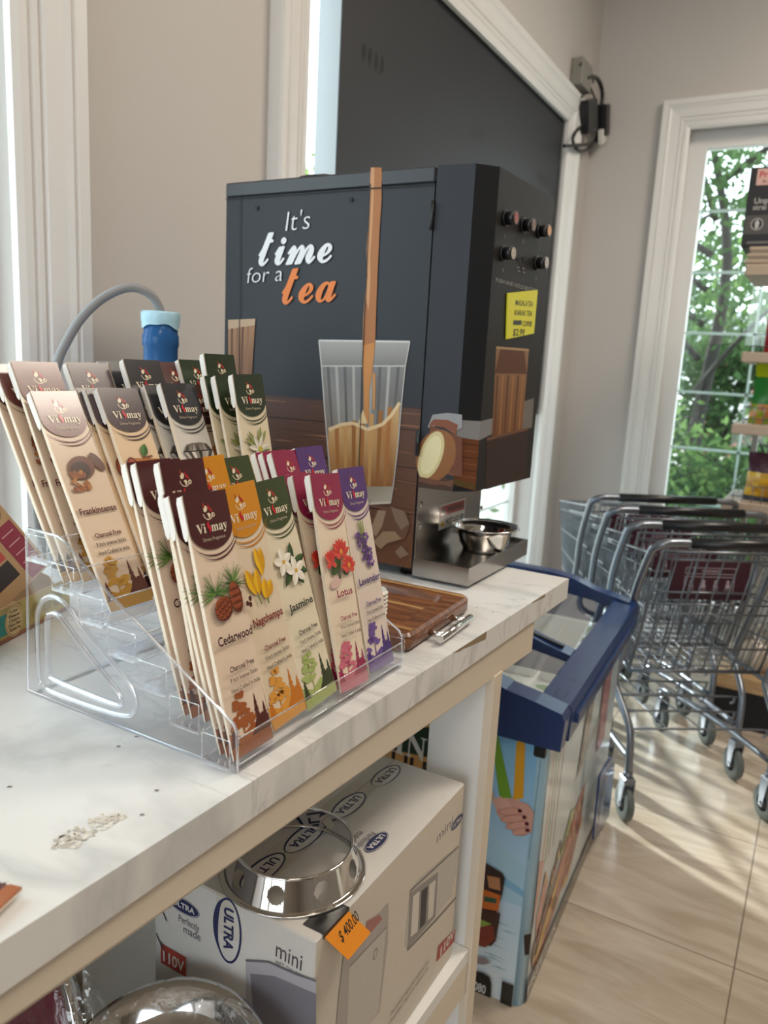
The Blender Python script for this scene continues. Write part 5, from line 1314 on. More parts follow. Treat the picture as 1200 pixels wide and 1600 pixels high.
for px_ in [(-0.5949, 0.7853)]: ultra(ne, px_[0] - .004, px_[1], .052, True); ne.text('Perfectly', px_[0] - .012, px_[1] - .024, .014, '#55515a', width=.034); ne.text('made', px_[0] - .004, px_[1] - .036, .016, '#55515a', width=.028)
for px_ in [(-0.5279, 0.796)]:
    ne.ring(px_[0], px_[1] - .012, .019, .042, .003, NV, 28); ne.ring(px_[0], px_[1] - .012, .0195, .0425, .008, NV, 20, math.pi * .6, math.pi * 1.3, taper=True); ne.text('ULTRA', px_[0] - .006, px_[1] + .018, .020, NV, width=.056, bold=.03, rot=-math.pi / 2)
(m0, mz0), (m1, mz1) = [(-0.4578, 0.7897), (-0.4216, 0.7972)]
ne.text('mini', m0, mz0 - .006, .030, '#4a464c', width=m1 - m0, rot=-.05); ne.text('WET GRINDER', m0 + .0, mz0 - .017, .010, '#6a666c', width=m1 - m0 + .003, rot=-.05)
ne.rect(BX0 + .012, .688, BX0 + .055, .716, '#a83f34'); ne.text('110V', BX0 + .016, .693, .022, '#d8d4d0', width=.036, bold=.02)
for (x, z) in ((BX0 + .004, .765), (BX0 + .012, .757), (BX0 + .004, .715), (BX0 + .012, .707)): ne.line([(x, z + .012), (x + .010, z - .004)], .0018, '#3a3638')
ne.poly([(-0.4999, 0.7577), (-0.4673, 0.7718), (-0.4312, 0.7745), (-0.401, 0.7797), (-0.3971, 0.6922), (-0.4969, 0.636)], '#a9a6ae'); ne.poly([(-0.4928, 0.7439), (-0.4577, 0.758), (-0.4003, 0.7637), (-0.3971, 0.6922), (-0.4825, 0.6441)], '#77747e'); ne.line([(-0.4999, 0.7577), (-0.4673, 0.7718), (-0.4312, 0.7745), (-0.401, 0.7797)], .0025, '#6a6670')
lf = Art(b, (BX1, 0, 0), (0, 1, 0), (0, 0, 1), 0)
lf.rect(BY0 + .002, SZ + .003, BY1 - .002, BZ1 - .003, ['#cdc6bc', '#cbc1b2', '#cfc4b4', '#d0c8bc'])
(g0, gz0), (g1, gz1) = [(0.9217, 0.7736), (0.976, 0.7601)]
lf.text('mini', g0, gz0, .024, '#6a666c', width=g1 - g0, rot=.02)
for px_ in [(0.9926, 0.7704)]: ultra(lf, px_[0], px_[1], .045, True)
lf.poly([(0.843, 0.7462), (0.871, 0.7486), (1.003, 0.7234), (1.0104, 0.6936), (0.9929, 0.6427), (0.8554, 0.6474), (0.8385, 0.6636)], '#bdb6ac'); lf.poly([(0.8434, 0.743), (0.9338, 0.7207), (0.9367, 0.6441), (0.8471, 0.6533)], '#8f8a86'); lf.poly([(0.8542, 0.7311), (0.874, 0.7267), (0.8769, 0.6602), (0.855, 0.6662)], '#d3ccc2'); lf.poly([(0.8804, 0.7226), (0.901, 0.7179), (0.9013, 0.6572), (0.883, 0.6592)], '#3d3a3c'); lf.poly([(0.9051, 0.7174), (0.9266, 0.7125), (0.9269, 0.6528), (0.9097, 0.6557)], '#d0c8be')
lf.line([(0.8474, 0.6511), (0.9422, 0.6361), (1.0119, 0.6283)], .004, '#77726e'); lf.line([(0.843, 0.7462), (1.0056, 0.7219)], .003, '#77726e')
lf.poly([(0.9549, 0.5809), (1.0196, 0.5678), (1.0185, 0.5451), (0.9521, 0.5549)], '#a2463a')
(h0, hz0), (h1, hz1) = [(0.9613, 0.5526), (1.0185, 0.5451)]
lf.text('110V', h0 + .004, hz0 + .003, .022, '#d2cbc2', width=h1 - h0 - .006, bold=.03)
lf.poly([(0.6751, 0.7693), (0.755, 0.7671), (0.7808, 0.7687), (0.7857, 0.7087), (0.7742, 0.6106), (0.6638, 0.6286), (0.6685, 0.7136)], '#aba49e'); lf.poly([(0.6899, 0.7411), (0.778, 0.733), (0.7706, 0.6135), (0.6925, 0.6217)], '#c0b9b0'); lf.poly([(0.7246, 0.7785), (0.7582, 0.7668), (0.766, 0.7543), (0.7314, 0.7541)], '#a8706a')
lf.line([(0.6899, 0.7411), (0.7796, 0.7338)], .002, '#7d7874'); lf.ell(*[(0.7524, 0.7135)][0], .006, .008, '#8c8680', 14); lf.ell(*[(0.7524, 0.7135)][0], .004, .006, '#b9b2aa', 14)
(j0, jz0), (j1, jz1) = [(0.8056, 0.573), (0.9223, 0.5669)]
for q in range(2): lf.text('The product image is for reference only', j0, jz0 - q * .012 + .004, .010, '#7d766e', width=j1 - j0)
child(b.build('printed_carton', M_card), crt)
b = MB(); b.box(((BX0 + BX1) / 2 - .02, BY0 - .0004, BZ1 - .05), ((BX0 + BX1) / 2 + .02, BY1 + .0004, BZ1 + .0004), 0)
M_tape = clear_mat('clear_tape', (0.96, 0.95, 0.92), 0.12)
child(b.build('packing_tape', M_tape), crt)
# wok ring
b = MB(); RX, RYc, RZ0 = -0.500, 0.703, BZ1 + .0006
nS, nH = 320, 30
r0_, r1_, hh = 0.0845, 0.0735, 0.034
holes = [(2 * math.pi * (k + .3) / 9) for k in range(9)]
pts = []
for i in range(nH + 1):
    t = i / nH; rad = r0_ + (r1_ - r0_) * t
    for j in range(nS): an_ = 2 * math.pi * j / nS; b.v.append((RX + rad * math.cos(an_), RYc + rad * math.sin(an_), RZ0 + .003 + hh * t))
def inhole(t, an_):
    for h in holes:
        d = (an_ - h + math.pi) % (2 * math.pi) - math.pi
        if (d * .079 / .0105) ** 2 + ((t - .5) * hh / .0105) ** 2 < 1: return True
    return False
for i in range(nH):
    for j in range(nS):
        if not inhole((i + .5) / nH, 2 * math.pi * (j + .5) / nS): b.face([i * nS + j, i * nS + (j + 1) % nS, (i + 1) * nS + (j + 1) % nS, (i + 1) * nS + j], 0, None, True)
b.lathe([(r0_ - .001, RZ0 + .004), (r0_, RZ0 + .003), (r0_ + .004, RZ0 + .0022), (r0_ + .0065, RZ0 + .0024), (r0_ + .0068, RZ0 + .0008), (r0_ + .004, RZ0), (r0_ - .002, RZ0 + .0006)], 64, origin=(RX, RYc, 0), closed=True)
b.lathe([(r1_ + .0008, RZ0 + hh + .002), (r1_ + .0012, RZ0 + hh + .0042), (r1_ - .0012, RZ0 + hh + .0052), (r1_ - .003, RZ0 + hh + .0035), (r1_ - .001, RZ0 + hh + .002)], 64, origin=(RX, RYc, 0), closed=True)
o = b.build('wok_ring', M_mirror); tag(o, 'shiny steel wok ring with round holes lying on the white carton', 'wok ring')
# orange price tag taped to the carton edge
b = MB(); oc = rgb('#e08a1e'); TT = [Vector((-.4035, .632, .8215)), Vector((-.4035, .681, .8225))]; TT += [TT[1] + Vector((.0235, .0145, -.0280)), TT[0] + Vector((.0235, .0145, -.0280))]
nt = (TT[3] - TT[0]).cross(TT[1] - TT[0]).normalized()
o_ = len(b.v); b.v += [tuple(p) for p in TT] + [tuple(p - nt * .0006) for p in TT]
b.face([0, 3, 2, 1], 0, oc); b.face([4, 5, 6, 7], 0, oc)
for i in range(4): b.face([i, (i + 1) % 4, 4 + (i + 1) % 4, 4 + i], 0, oc)
U_ = (TT[2] - TT[3]).normalized(); V_ = (TT[0] - TT[3]); V_ = (V_ - U_ * V_.dot(U_)).normalized()
ta = Art(b, TT[3], U_, V_, 0); ta.text('$ 400.00', .004, .018, .016, '#2a2018', width=.040, bold=.012, shear=.2, rot=.06)
tg = b.build('price_tag', M_print); tag(tg, 'orange price tag reading 400 dollars taped to the white carton\'s top edge', 'price tag')
b = MB(); b.box((-.432, .630, BZ1 + .0004), (-.4030, .682, BZ1 + .0010)); b.box((-.4042, .630, BZ1 - .006), (-.4032, .682, BZ1 + .0008)); b.build('black_tape', M_blackpl, tg)
# plates wrapped in film
M_film = clear_mat('plastic_film', (0.97, 0.97, 0.97), 0.06, ior=1.45, bump=0.9, bscale=22.0, base=0.06)
PX, PY = -.525, .430
pot = MB(); pot.lathe([(0.0, SZ), (.095, SZ), (.106, SZ + .012), (.108, SZ + .072), (.114, SZ + .076), (.112, SZ + .078), (.105, SZ + .073), (.103, SZ + .012), (.0, SZ + .006)], 56, origin=(PX, PY, 0))
o = pot.build('steel_pot', M_mirror); tag(o, 'low steel pan on the shelf under the leaning stack of steel plates', 'pan')
PM = Matrix.Translation((-.508, .478, .655)) @ Matrix.Rotation(math.radians(25), 4, 'X')
pmesh = None
for k in range(4):
    if pmesh is None:
        b = MB(); b.lathe([(0.0, 0.0), (.100, 0.0), (.112, .004), (.124, .020), (.134, .0225), (.137, .0215), (.1375, .0235), (.134, .0250), (.123, .0225), (.110, .0062), (.098, .0022), (0.0, .0022)], 72)
        o = b.build('steel_plate', M_mirror); pmesh = o.data
    else: o = bpy.data.objects.new('steel_plate', pmesh); COL.objects.link(o)
    o.matrix_world = PM @ Matrix.Translation((.004 if k % 2 else -.002, .003 if k == 2 else 0, -.0225 + k * .0075))
    tag(o, 'steel plate topmost in the film-wrapped stack leaning on the carton' if k == 3 else 'steel plate lower in the film-wrapped stack leaning on the carton', 'plate', 'steel plates in front of the carton')
b = MB(); rs = random.Random(8); nA, nR = 64, 14
for i in range(nR + 1):
    t = i / nR
    for j in range(nA):
        an_ = 2 * math.pi * j / nA; rad = .020 + .122 * t; z = .014 + .013 * t + rs.uniform(-.0025, .0025) - (0.03 * max(0, t - .9) / .1)
        if i == nR: rad = .1435
        peak = max(0.0, 1 - ((an_ - math.pi * .36) / .40) ** 2) * max(0.0, 1 - ((t - .90) / .22) ** 2)
        b.v.append((rad * math.cos(an_), rad * math.sin(an_) - peak * .010, z + peak * (.040 + rs.uniform(-.006, .006))))
for i in range(nR):
    for j in range(nA): b.face([i * nA + j, i * nA + (j + 1) % nA, (i + 1) * nA + (j + 1) % nA, (i + 1) * nA + j], 0, None, True)
o = b.build('plastic_wrap', M_film); o.matrix_world = PM; tag(o, 'crumpled clear plastic film over the stack of steel plates', 'film')
# second wrapped plate leaning at the left
M_foil = pbr('maroon_foil', '#6a2c34', 0.18, spec=0.8, bump=1.0, bscale=40)
b = MB(); b.lathe([(0.0, .004), (.108, .004), (.112, .012), (.120, .012), (.1215, .010), (.120, -.004), (.0, -.006)], 56, 1)
b.lathe([(0.0, .0062), (.05, .0066), (.106, .0062), (.106, .0045)], 56, 0)
o = b.build('wrapped_tray', [M_foil, M_mirror]); o.matrix_world = Matrix.Translation((-0.7405, .500, .643)) @ Matrix.Rotation(math.radians(-8), 4, 'Z') @ Matrix.Rotation(math.radians(80), 4, 'X')
trq = o; b = MB(); rs = random.Random(3); nG = 14
for i in range(nG):
    an_ = -.9 + 2.6 * i / (nG - 1)
    for rad, z in ((.112, .015), (.124, .016 + rs.uniform(-.003, .003)), (.136 + rs.uniform(-.004, .006), .004 + rs.uniform(-.006, .006)), (.150 + rs.uniform(-.01, .012) + (.018 if 5 < i < 9 else 0), -.004 + rs.uniform(-.01, .01))): b.v.append((rad * math.cos(an_), rad * math.sin(an_), z))
for i in range(nG - 1):
    for k in range(3): b.face([i * 4 + k, i * 4 + k + 1, (i + 1) * 4 + k + 1, (i + 1) * 4 + k], 0, None, False)
q_ = b.build('plastic_gusset', M_film); q_.parent = trq
tag(o, 'round steel tray with crinkled maroon wrap leaning on the lower shelf at bottom left', 'tray')
b = MB(); b.box((-.92, .530, SZ + .0002), (-.815, .64, SZ + .16), bev=.004)
o = b.build('brown_carton', pbr('kraft_board', '#8a6a4a', 0.7, var=.06)); tag(o, 'small brown carton behind the maroon tray on the lower shelf', 'carton')

# ------------------------------------------------------------------ sign cabinet hanging in the side window
M_sign = pbr('sign_back_black', '#26272c', 0.55, var=.04, vscale=3)
M_signside = pbr('sign_side_white', (0.62, 0.68, 0.74), 0.4)
sg = empty('window_sign', (-1.375, 2.94, 1.225)); tag(sg, 'big black back of a display sign filling the side window behind the tea machine', 'sign')
SY0, SY1, SZ0, SZ1 = 1.968, 3.925, 1.2245, 2.658
b = MB(); b.box((-1.410, SY0, SZ0), (-1.334, SY1, SZ1), 1); child(b.build('sign_case', [M_sign, M_signside]), sg)
b = MB(); b.box((-1.334, SY0 - .001, SZ0 - .001), (-1.330, SY1 + .001, SZ1), 0)
sa = Art(b, (-1.330, 0, 0), (0, 1, 0), (0, 0, 1), 1)
for y0 in (2.085, 2.90, 3.64):
    for k in range(4): sa.ell(y0 + k * .036, 2.335, .011, .026, '#08090b', 12)
child(b.build('back_cover', [M_sign, M_print]), sg)

# ------------------------------------------------------------------ power box and loose leads in the corner
M_greybox = pbr('grey_metal_box', '#8b8880', 0.5)
pbx = empty('power_supply', (XW, 4.05, 2.87)); tag(pbx, 'grey power box with dangling black adapters on the wall above the window corner', 'power supply')
b = MB(); b.box((XW + .001, 3.93, 2.815), (XW + .060, 4.09, 2.935), bev=.004); child(b.build('box', M_greybox), pbx)
for path, r in ([([(-1.268, 4.022, 2.8671), (-1.268, 4.1133, 2.9017), (-1.268, 4.2145, 2.9216), (-1.2659, 4.29, 2.9022), (-1.2569, 4.29, 2.8491), (-1.2637, 4.29, 2.7882), (-1.268, 4.2642, 2.735)], 0.011), ([(-1.268, 3.9044, 2.8863), (-1.268, 3.9308, 2.9033), (-1.268, 3.9767, 2.8985), (-1.268, 4.0322, 2.8703), (-1.268, 4.1231, 2.8457), (-1.268, 4.1895, 2.8298), (-1.268, 4.1652, 2.7986)], 0.004), ([(-1.268, 4.027, 2.9148), (-1.268, 4.1083, 2.9148), (-1.268, 4.1448, 2.882)], 0.004), ([(-1.268, 3.9799, 2.7678), (-1.268, 4.0258, 2.7959), (-1.268, 4.1282, 2.8324), (-1.268, 4.1874, 2.8352)], 0.004), ([(-1.268, 3.7774, 2.4957), (-1.268, 3.8627, 2.5169), (-1.268, 3.9603, 2.5441), (-1.268, 4.1475, 2.5939), (-1.2585, 4.29, 2.6445), (-1.2261, 4.29, 2.6542)], 0.008), ([(-1.268, 3.9303, 2.5367), (-1.268, 3.9014, 2.5584), (-1.268, 3.9487, 2.6084), (-1.268, 4.073, 2.668), (-1.268, 4.2046, 2.6974), (-1.2666, 4.29, 2.689), (-1.268, 4.2749, 2.6446), (-1.268, 4.1758, 2.5826), (-1.268, 4.0511, 2.5398), (-1.268, 3.954, 2.5308)], 0.008)]):
    b = MB(); b.tube(smooth_path(path, 4), r, 8); child(b.build('cable', M_blackpl), pbx)
for (c, sz, an_) in ([((-1.268, 4.1021, 2.7148), (0.03, 0.085, 0.075), 0.35), ((-1.2425, 4.29, 2.7458), (0.028, 0.04, 0.075), 0.3)]):
    b = MB(); b.box((-sz[0], -sz[1], -sz[2]), (sz[0], sz[1], sz[2]), bev=.008, mat=Matrix.Translation(c) @ Matrix.Rotation(an_, 4, 'X')); child(b.build('adapter', M_blackpl), pbx)
for (c, sz) in ([((-1.2379, 4.29, 2.6708), (0.014, 0.035, 0.035)), ((-1.2459, 4.29, 2.8079), (0.014, 0.03, 0.014))]):
    b = MB(); b.box((-sz[0], -sz[1], -sz[2]), (sz[0], sz[1], sz[2]), bev=.004, mat=Matrix.Translation(c) @ Matrix.Rotation(.5, 4, 'X')); child(b.build('white_connector', M_whitepl), pbx)

# ------------------------------------------------------------------ kraft display box of incense cones at the far left
M_kraft = pbr('kraft_card', '#a98a66', 0.7, var=.06, vscale=30)
bxr = empty('cone_display_box', (-0.96, 0.58, ZT)); tag(bxr, 'open kraft display box with teal and yellow printed front, behind the rack', 'display box')
e_ = Vector((-.355, .935, 0)).normalized(); nf = Vector((e_.y, -e_.x, 0))
Pq = Vector((-.8482, .5547, ZT + .0006))
def BP(u, d, z): return tuple(Pq + e_ * u - nf * d + Vector((0, 0, z)))
def wallq(b, pts_out, th_vec, m, c):
    o = len(b.v); k = len(pts_out); tv = Vector(th_vec); b.v += [tuple(p) for p in pts_out] + [tuple(Vector(p) + tv) for p in pts_out]
    b.face([o + i for i in range(k)], m, c); b.face([o + k + i for i in range(k)][::-1], m, c)
    for i in range(k): b.face([o + i, o + k + i, o + k + (i + 1) % k, o + (i + 1) % k], m, c)
kc = rgb('#b0906a'); u0, u1, dp, hf = -.16, .155, .20, .045
b = MB()
wallq(b, [BP(u0, 0, 0), BP(u1, 0, 0), BP(u1, 0, hf), BP(u0, 0, hf)], -nf * .003, 0, kc)
wallq(b, [BP(u0, dp, 0), BP(u0, dp, hf * 1.6), BP(u1, dp, hf * 1.6), BP(u1, dp, 0)], nf * .003, 0, kc)
for u in (u0, u1): wallq(b, [BP(u, 0, 0), BP(u, dp, 0), BP(u, dp, hf * 1.6), BP(u, dp * .45, hf * 1.5), BP(u, .03, hf)], -e_ * .003 if u > 0 else e_ * .003, 0, kc)
wallq(b, [BP(u0, 0, 0), BP(u0, dp, 0), BP(u1, dp, 0), BP(u1, 0, 0)], (0, 0, .003), 0, kc)
fa = Art(b, BP(0, 0, 0), e_, (0, 0, 1), 0)
fa.rect(u0, .0, u1, hf, '#8a5a44'); fa.rect(u0, .006, u1, hf, '#a08c50'); fa.rect(u0, .010, .018, hf - .008, '#1f7a70')
for k in range(9): fa.line([(u0, .013 + k * .0028), (.018, .013 + k * .0028)], .0006, '#2f9086', bump=(k == 0))
fa.poly([(.045, .006), (u1, .006), (u1, hf), (.045, hf)], ['#a08c50', '#b09a4a', '#9c8838', '#ada05a'])
for u in (.075, .10, .125): fa.ell(u, .024, .012, .010, '#8a7a3c', 14, .4)
fa.ell(.029, .0235, .0185, .0205, '#c4a878', 28); fa.ring(.029, .0235, .0165, .0185, .0007, '#6a5638', 28)
for k, t_ in enumerate(('Solar', 'Plexus', 'Chakra', 'Chakra Plexo', 'Solare')): fa.text(t_, .029, .0345 - k * .0058, .0060, '#3c3024', width=min(.026, .0036 * len(t_)), align='C', bold=.01)
child(b.build('printed_tray', M_card), bxr)
def kraft_pack(BR, ang, tilt, w_, L, t_, label, top):
    U = Vector((math.sin(tilt), math.cos(ang), math.sin(ang))).normalized(); V = Vector((-.10, -math.sin(ang), math.cos(ang))); V = (V - U * V.dot(U)).normalized(); N = U.cross(V)
    b = MB(); M = Matrix((U, V, N)).transposed().to_4x4()
    O = Vector(BR) - U * w_
    b.box((0, 0, -t_), (w_, L, 0), 0, kc, bev=.0008)
    a = Art(b, (0, 0, 0), (1, 0, 0), (0, 1, 0), 0)
    a.rect(.004, L * .80, w_, L * .97, '#6b2a3c'); a.rect(.0, L * .30, w_ * .62, L * .76, '#b04a46'); a.rect(w_ * .70, L * .02, w_ - .004, L * .52, '#8a3446'); a.rect(.0, L * .12, w_ * .62, L * .28, '#3a3434')
    a.ell(w_ * .84, L * .66, w_ * .12, L * .10, '#8f7454', 20); a.ell(w_ * .84, L * .66, w_ * .105, L * .088, '#c8ab84', 20)
    for k in range(6): a.line([(.010, L * (.70 - k * .06)), (w_ * .56, L * (.70 - k * .06))], .0022, '#e0a898', bump=(k == 0))
    for k in range(4): a.line([(w_ * .74, L * (.44 - k * .09)), (w_ * .92, L * (.44 - k * .09))], .0016, '#caa0a0', bump=(k == 0))
    for k in range(3): a.line([(w_ * .78, L * (.70 - k * .04)), (w_ * .90, L * (.70 - k * .04))], .0012, '#4a3a2c', bump=(k == 0))
    o = b.build('cone_pack', M_card); o.matrix_world = Matrix.Translation(O) @ M
    tag(o, label, 'incense cones', 'kraft cone packs in the display box'); return o
kraft_pack((-.905, .672, 1.152), .62, .06, .105, .17, .022, 'kraft pack of incense cones with red bands, leaning foremost in the kraft display box', 1)
kraft_pack((-.955, .640, 1.165), .50, .06, .105, .17, .022, 'kraft pack of incense cones leaning behind the foremost one in the kraft display box', 0)
# loose packet at the near end of the worktop
me_, fm_ = packet_meshes('cedar')
o = bpy.data.objects.new('incense_packet', me_); COL.objects.link(o)
Vv = Vector((-.957, -.29, 0)); Uv = Vector((-.29, .957, 0))
o.matrix_world = Matrix.Translation(Vector((-.4285, .2886, ZT + .0075)) - Uv * PWD) @ Matrix((Uv, Vv, Vector((0, 0, 1)))).transposed().to_4x4()
f_ = bpy.data.objects.new('side_flap', fm_); COL.objects.link(f_); f_.parent = o
tag(o, 'loose packet lying flat at the worktop\'s near left end, orange tip showing', 'incense packet')

# ------------------------------------------------------------------ snack shelves by the end window
M_beige = pbr('beige_shelf', '#a89684', 0.5); M_post = pbr('shelf_post', '#a9a49c', 0.45); M_kick = pbr('black_kick', '#0f0f12', 0.6)
M_peg = print_mat('pegboard', .5)
GX0, GX1, GY0, GY1 = -.33, .75, 3.42, 3.86
gd = empty('shelf_unit', (.2, 3.64, 0)); tag(gd, 'beige metal snack shelves with pegboard back standing before the end window', 'shelf unit')
b = MB(); b.box((GX0 + .06, GY0 + .02, 0), (GX1, GY1, .17)); child(b.build('kick_plate', M_kick), gd)
b = MB(); b.box((GX0 + .05, GY0, .17), (GX1, GY1, .235), bev=.003); child(b.build('deck', wood_mat('pale_oak', '#a5835c', '#c2a27a')), gd)
for x in (GX0 + .045, GX0 + .11, GX1 - .05):
    b = MB(); b.box((x, GY1 - .09, .235 if x < .3 else 0), (x + .022, GY1 - .04, 2.05)); child(b.build('post', M_post), gd)
for z in (.93, 1.245, 1.53, 1.862):
    b = MB(); dx = .0 if z < 1.8 else -.03
    b.box((GX0 - .01 + dx, GY0, z - .004), (GX1, GY1 - .03, z + .036), bev=.003); child(b.build('shelf', M_beige), gd)
    if z < 1.8:
        b = MB()
        for k in range(14): x = GX0 + .03 + k * .035; b.tube([(x, GY0 + .012, z + .036), (x, GY0 + .012, z + .105)], .0016, 5)
        for h in (.06, .105): b.tube([(GX0 + .02, GY0 + .012, z + h), (GX1 - .02, GY0 + .012, z + h)], .0018, 5)
        b.tube([(GX0 + .02, GY0 + .012, z + .105), (GX0 + .02, GY1 - .08, z + .105)], .0018, 5); b.tube([(GX0 + .02, GY1 - .08, z + .036), (GX0 + .02, GY1 - .08, z + .105)], .0018, 5)
        child(b.build('wire_fence', M_zinc), gd)
b = MB(); b.box((GX0 + .135, GY1 - .06, .235), (GX1, GY1 - .052, 1.23), 0, rgb('#c9c9c6'))
pa = Art(b, (0, GY1 - .06, 0), (1, 0, 0), (0, 0, 1), 0)
for i in range(14):
    for j in range(28): pa.ell(GX0 + .165 + i * .05, .26 + j * .034 + (0.017 if i % 2 else 0), .0045, .0045, '#55534f', 6, bump=(i == 0 and j == 0))
child(b.build('pegboard', M_peg), gd)
# goods on the shelves
def bag(name, x, z, w_, h_, d_, cols, label, cat, grp, y=GY0 + .10, texts=()):
    b = MB(); nu, nv = 8, 10; r = random.Random(int(x * 1000) + int(z * 100))
    for s in (-1, 1):
        o = len(b.v)
        for j in range(nv + 1):
            for i in range(nu + 1):
                u = i / nu; v = j / nv
                th = d_ / 2 * math.sin(math.pi * u) ** .6 * math.sin(math.pi * min(1, max(0, (v - .04) / .92))) ** .55 if 0 < u < 1 and .04 < v < .96 else 0.0
                b.v.append((x + w_ * (u - .5) * (1 - .05 * math.sin(math.pi * v)) + r.uniform(-.002, .002), y + s * (th + .0012), z + h_ * v))
        for j in range(nv):
            for i in range(nu):
                k = o + j * (nu + 1) + i; q = [k, k + 1, k + nu + 2, k + nu + 1]
                v = (j + .5) / nv; u = (i + .5) / nu
                c = cols(u, v)
                b.face(q if s < 0 else q[::-1], 0, rgb(c), True)
    o = b.build(name, M_gloss); tag(o, label, cat, grp); return o
def noodle(u, v): return '#4a2a3a' if v > .62 else ('#2f3550' if v < .14 else random.choice(['#d0a020', '#c0922a', '#dab03a', '#b5822a']))
def chips(u, v): return '#a8b414' if v > .72 else ('#2f7a34' if u < .38 and v > .3 else ('#b8ae1c' if v > .35 else random.choice(['#b5713a', '#c58a44', '#8a9a1c'])))
random.seed(5)
for k in range(3): bag('noodle_bag', -.165 + k * .24, .968, .21, .20, .09, noodle, ['bag of yellow pasta foremost at the left on the snack shelf behind the carts', 'second bag of yellow pasta, right of the first on the low snack shelf', 'third bag of yellow pasta, farthest right on the low snack shelf'][k], 'pasta bag', 'pasta bags')
for k in range(3): bag('snack_bag', -.185 + k * .23, 1.283, .21, .27, .08, chips, ['yellow and green snack bag at the left end of the middle shelf', 'second yellow and green snack bag from the left on the middle shelf', 'third yellow and green snack bag from the left on the middle shelf'][k], 'snack bag', 'snack bags')
bot = None
for k in range(5):
    if bot is None:
        b = MB(); b.lathe([(0, 0), (.033, 0), (.036, .01), (.036, .13), (.030, .155), (.014, .18), (.014, .20)], 24, 0); b.lathe([(.016, .195), (.016, .222), (0, .224)], 20, 1)
        o = b.build('red_bottle', [pbr('red_sauce', '#a82a30', .2, coat=.3), M_whitepl]); bot = o.data
    else: o = bpy.data.objects.new('red_bottle', bot); COL.objects.link(o)
    o.location = (-.235 + k * .085, GY0 + .07, 1.5665)
    tag(o, 'red bottle at the left end of the upper snack shelf' if k == 0 else 'red bottle further right on the upper snack shelf', 'bottle', None if k == 0 else 'red bottles on the upper shelf')
for k, z in enumerate((1.8985, 1.922, 1.9455)):
    b = MB(); b.box((-.372 + k * .006, GY0 + .01, z), (.05, GY0 + .33, z + .006)); b.box((-.378 + k * .006, GY0 + .006, z + .006), (.055, GY0 + .335, z + .021), bev=.003)
    o = b.build('shallow_tray', M_beige); tag(o, ['shallow beige tray at the bottom of the stack under the black carton', 'shallow beige tray in the middle of the stack under the black carton', 'shallow beige tray at the top of the stack under the black carton'][k], 'tray', 'shallow trays')
b = MB(); b.box((-.400, GY0 + .02, 1.968), (-.02, GY0 + .26, 2.262), 0, rgb('#17181c'), bev=.002)
ca = Art(b, (0, GY0 + .02, 0), (1, 0, 0), (0, 0, 1), 0)
ca.rect(-.375, 2.195, -.20, 2.255, '#c9a39a'); ca.text('Pr', -.366, 2.222, .034, '#b0262c', bold=.02); ca.text('Bu', -.352, 2.203, .016, '#3a2c2c', bold=.01)
ca.text('Unp', -.372, 2.128, .030, '#b8b4b0', bold=.005); ca.text('strai', -.374, 2.105, .028, '#b8b4b0', bold=.005)
ca.rect(-.396, 2.015, -.024, 2.085, '#4a4644'); ca.ell(-.352, 2.052, .022, .022, '#b8b4b0', 20); ca.ell(-.352, 2.052, .019, .019, '#17181c', 20); ca.poly([(-.357, 2.036), (-.347, 2.036), (-.344, 2.058), (-.352, 2.070), (-.360, 2.058)], '#b8b4b0')
ca.rect(-.38, 1.980, -.25, 1.988, '#6a6664')
o = b.build('black_carton', M_card); tag(o, 'black carton with a pink label and round leaf icon on top of the snack shelves', 'carton')
M_bagclear = clear_mat('bag_film', (0.92, 0.90, 0.88), 0.1, bump=.8, bscale=30, base=.08)
def clearbag(x, label, inner):
    root = empty('bagged_goods', (x, GY0 + .16, .236)); tag(root, label, 'bag')
    r = random.Random(int(x * 100)); b = MB()
    b.lathe([(0, 0), (.09, .0), (.11, .03), (.105, .10), (.06, .16), (.02, .18), (.03, .20), (0, .20)], 20)
    for i, v in enumerate(b.v): b.v[i] = (v[0] * (1 + r.uniform(-.06, .06)), v[1] * (1 + r.uniform(-.06, .06)), v[2])
    q = b.build('plastic_bag', M_bagclear); q.parent = root
    b = MB(); b.lathe([(0, .004), (.08, .006), (.09, .04), (.07, .10), (0, .12)], 16); q = b.build('contents', pbr('pale_snack', inner, .7, var=.25, vscale=40)); q.parent = root
clearbag(-.14, 'clear bag of pale snacks on the bottom deck of the snack shelves', '#b0a596')
clearbag(.12, 'clear bag of tan snacks farther right on the bottom deck', '#a5876a')

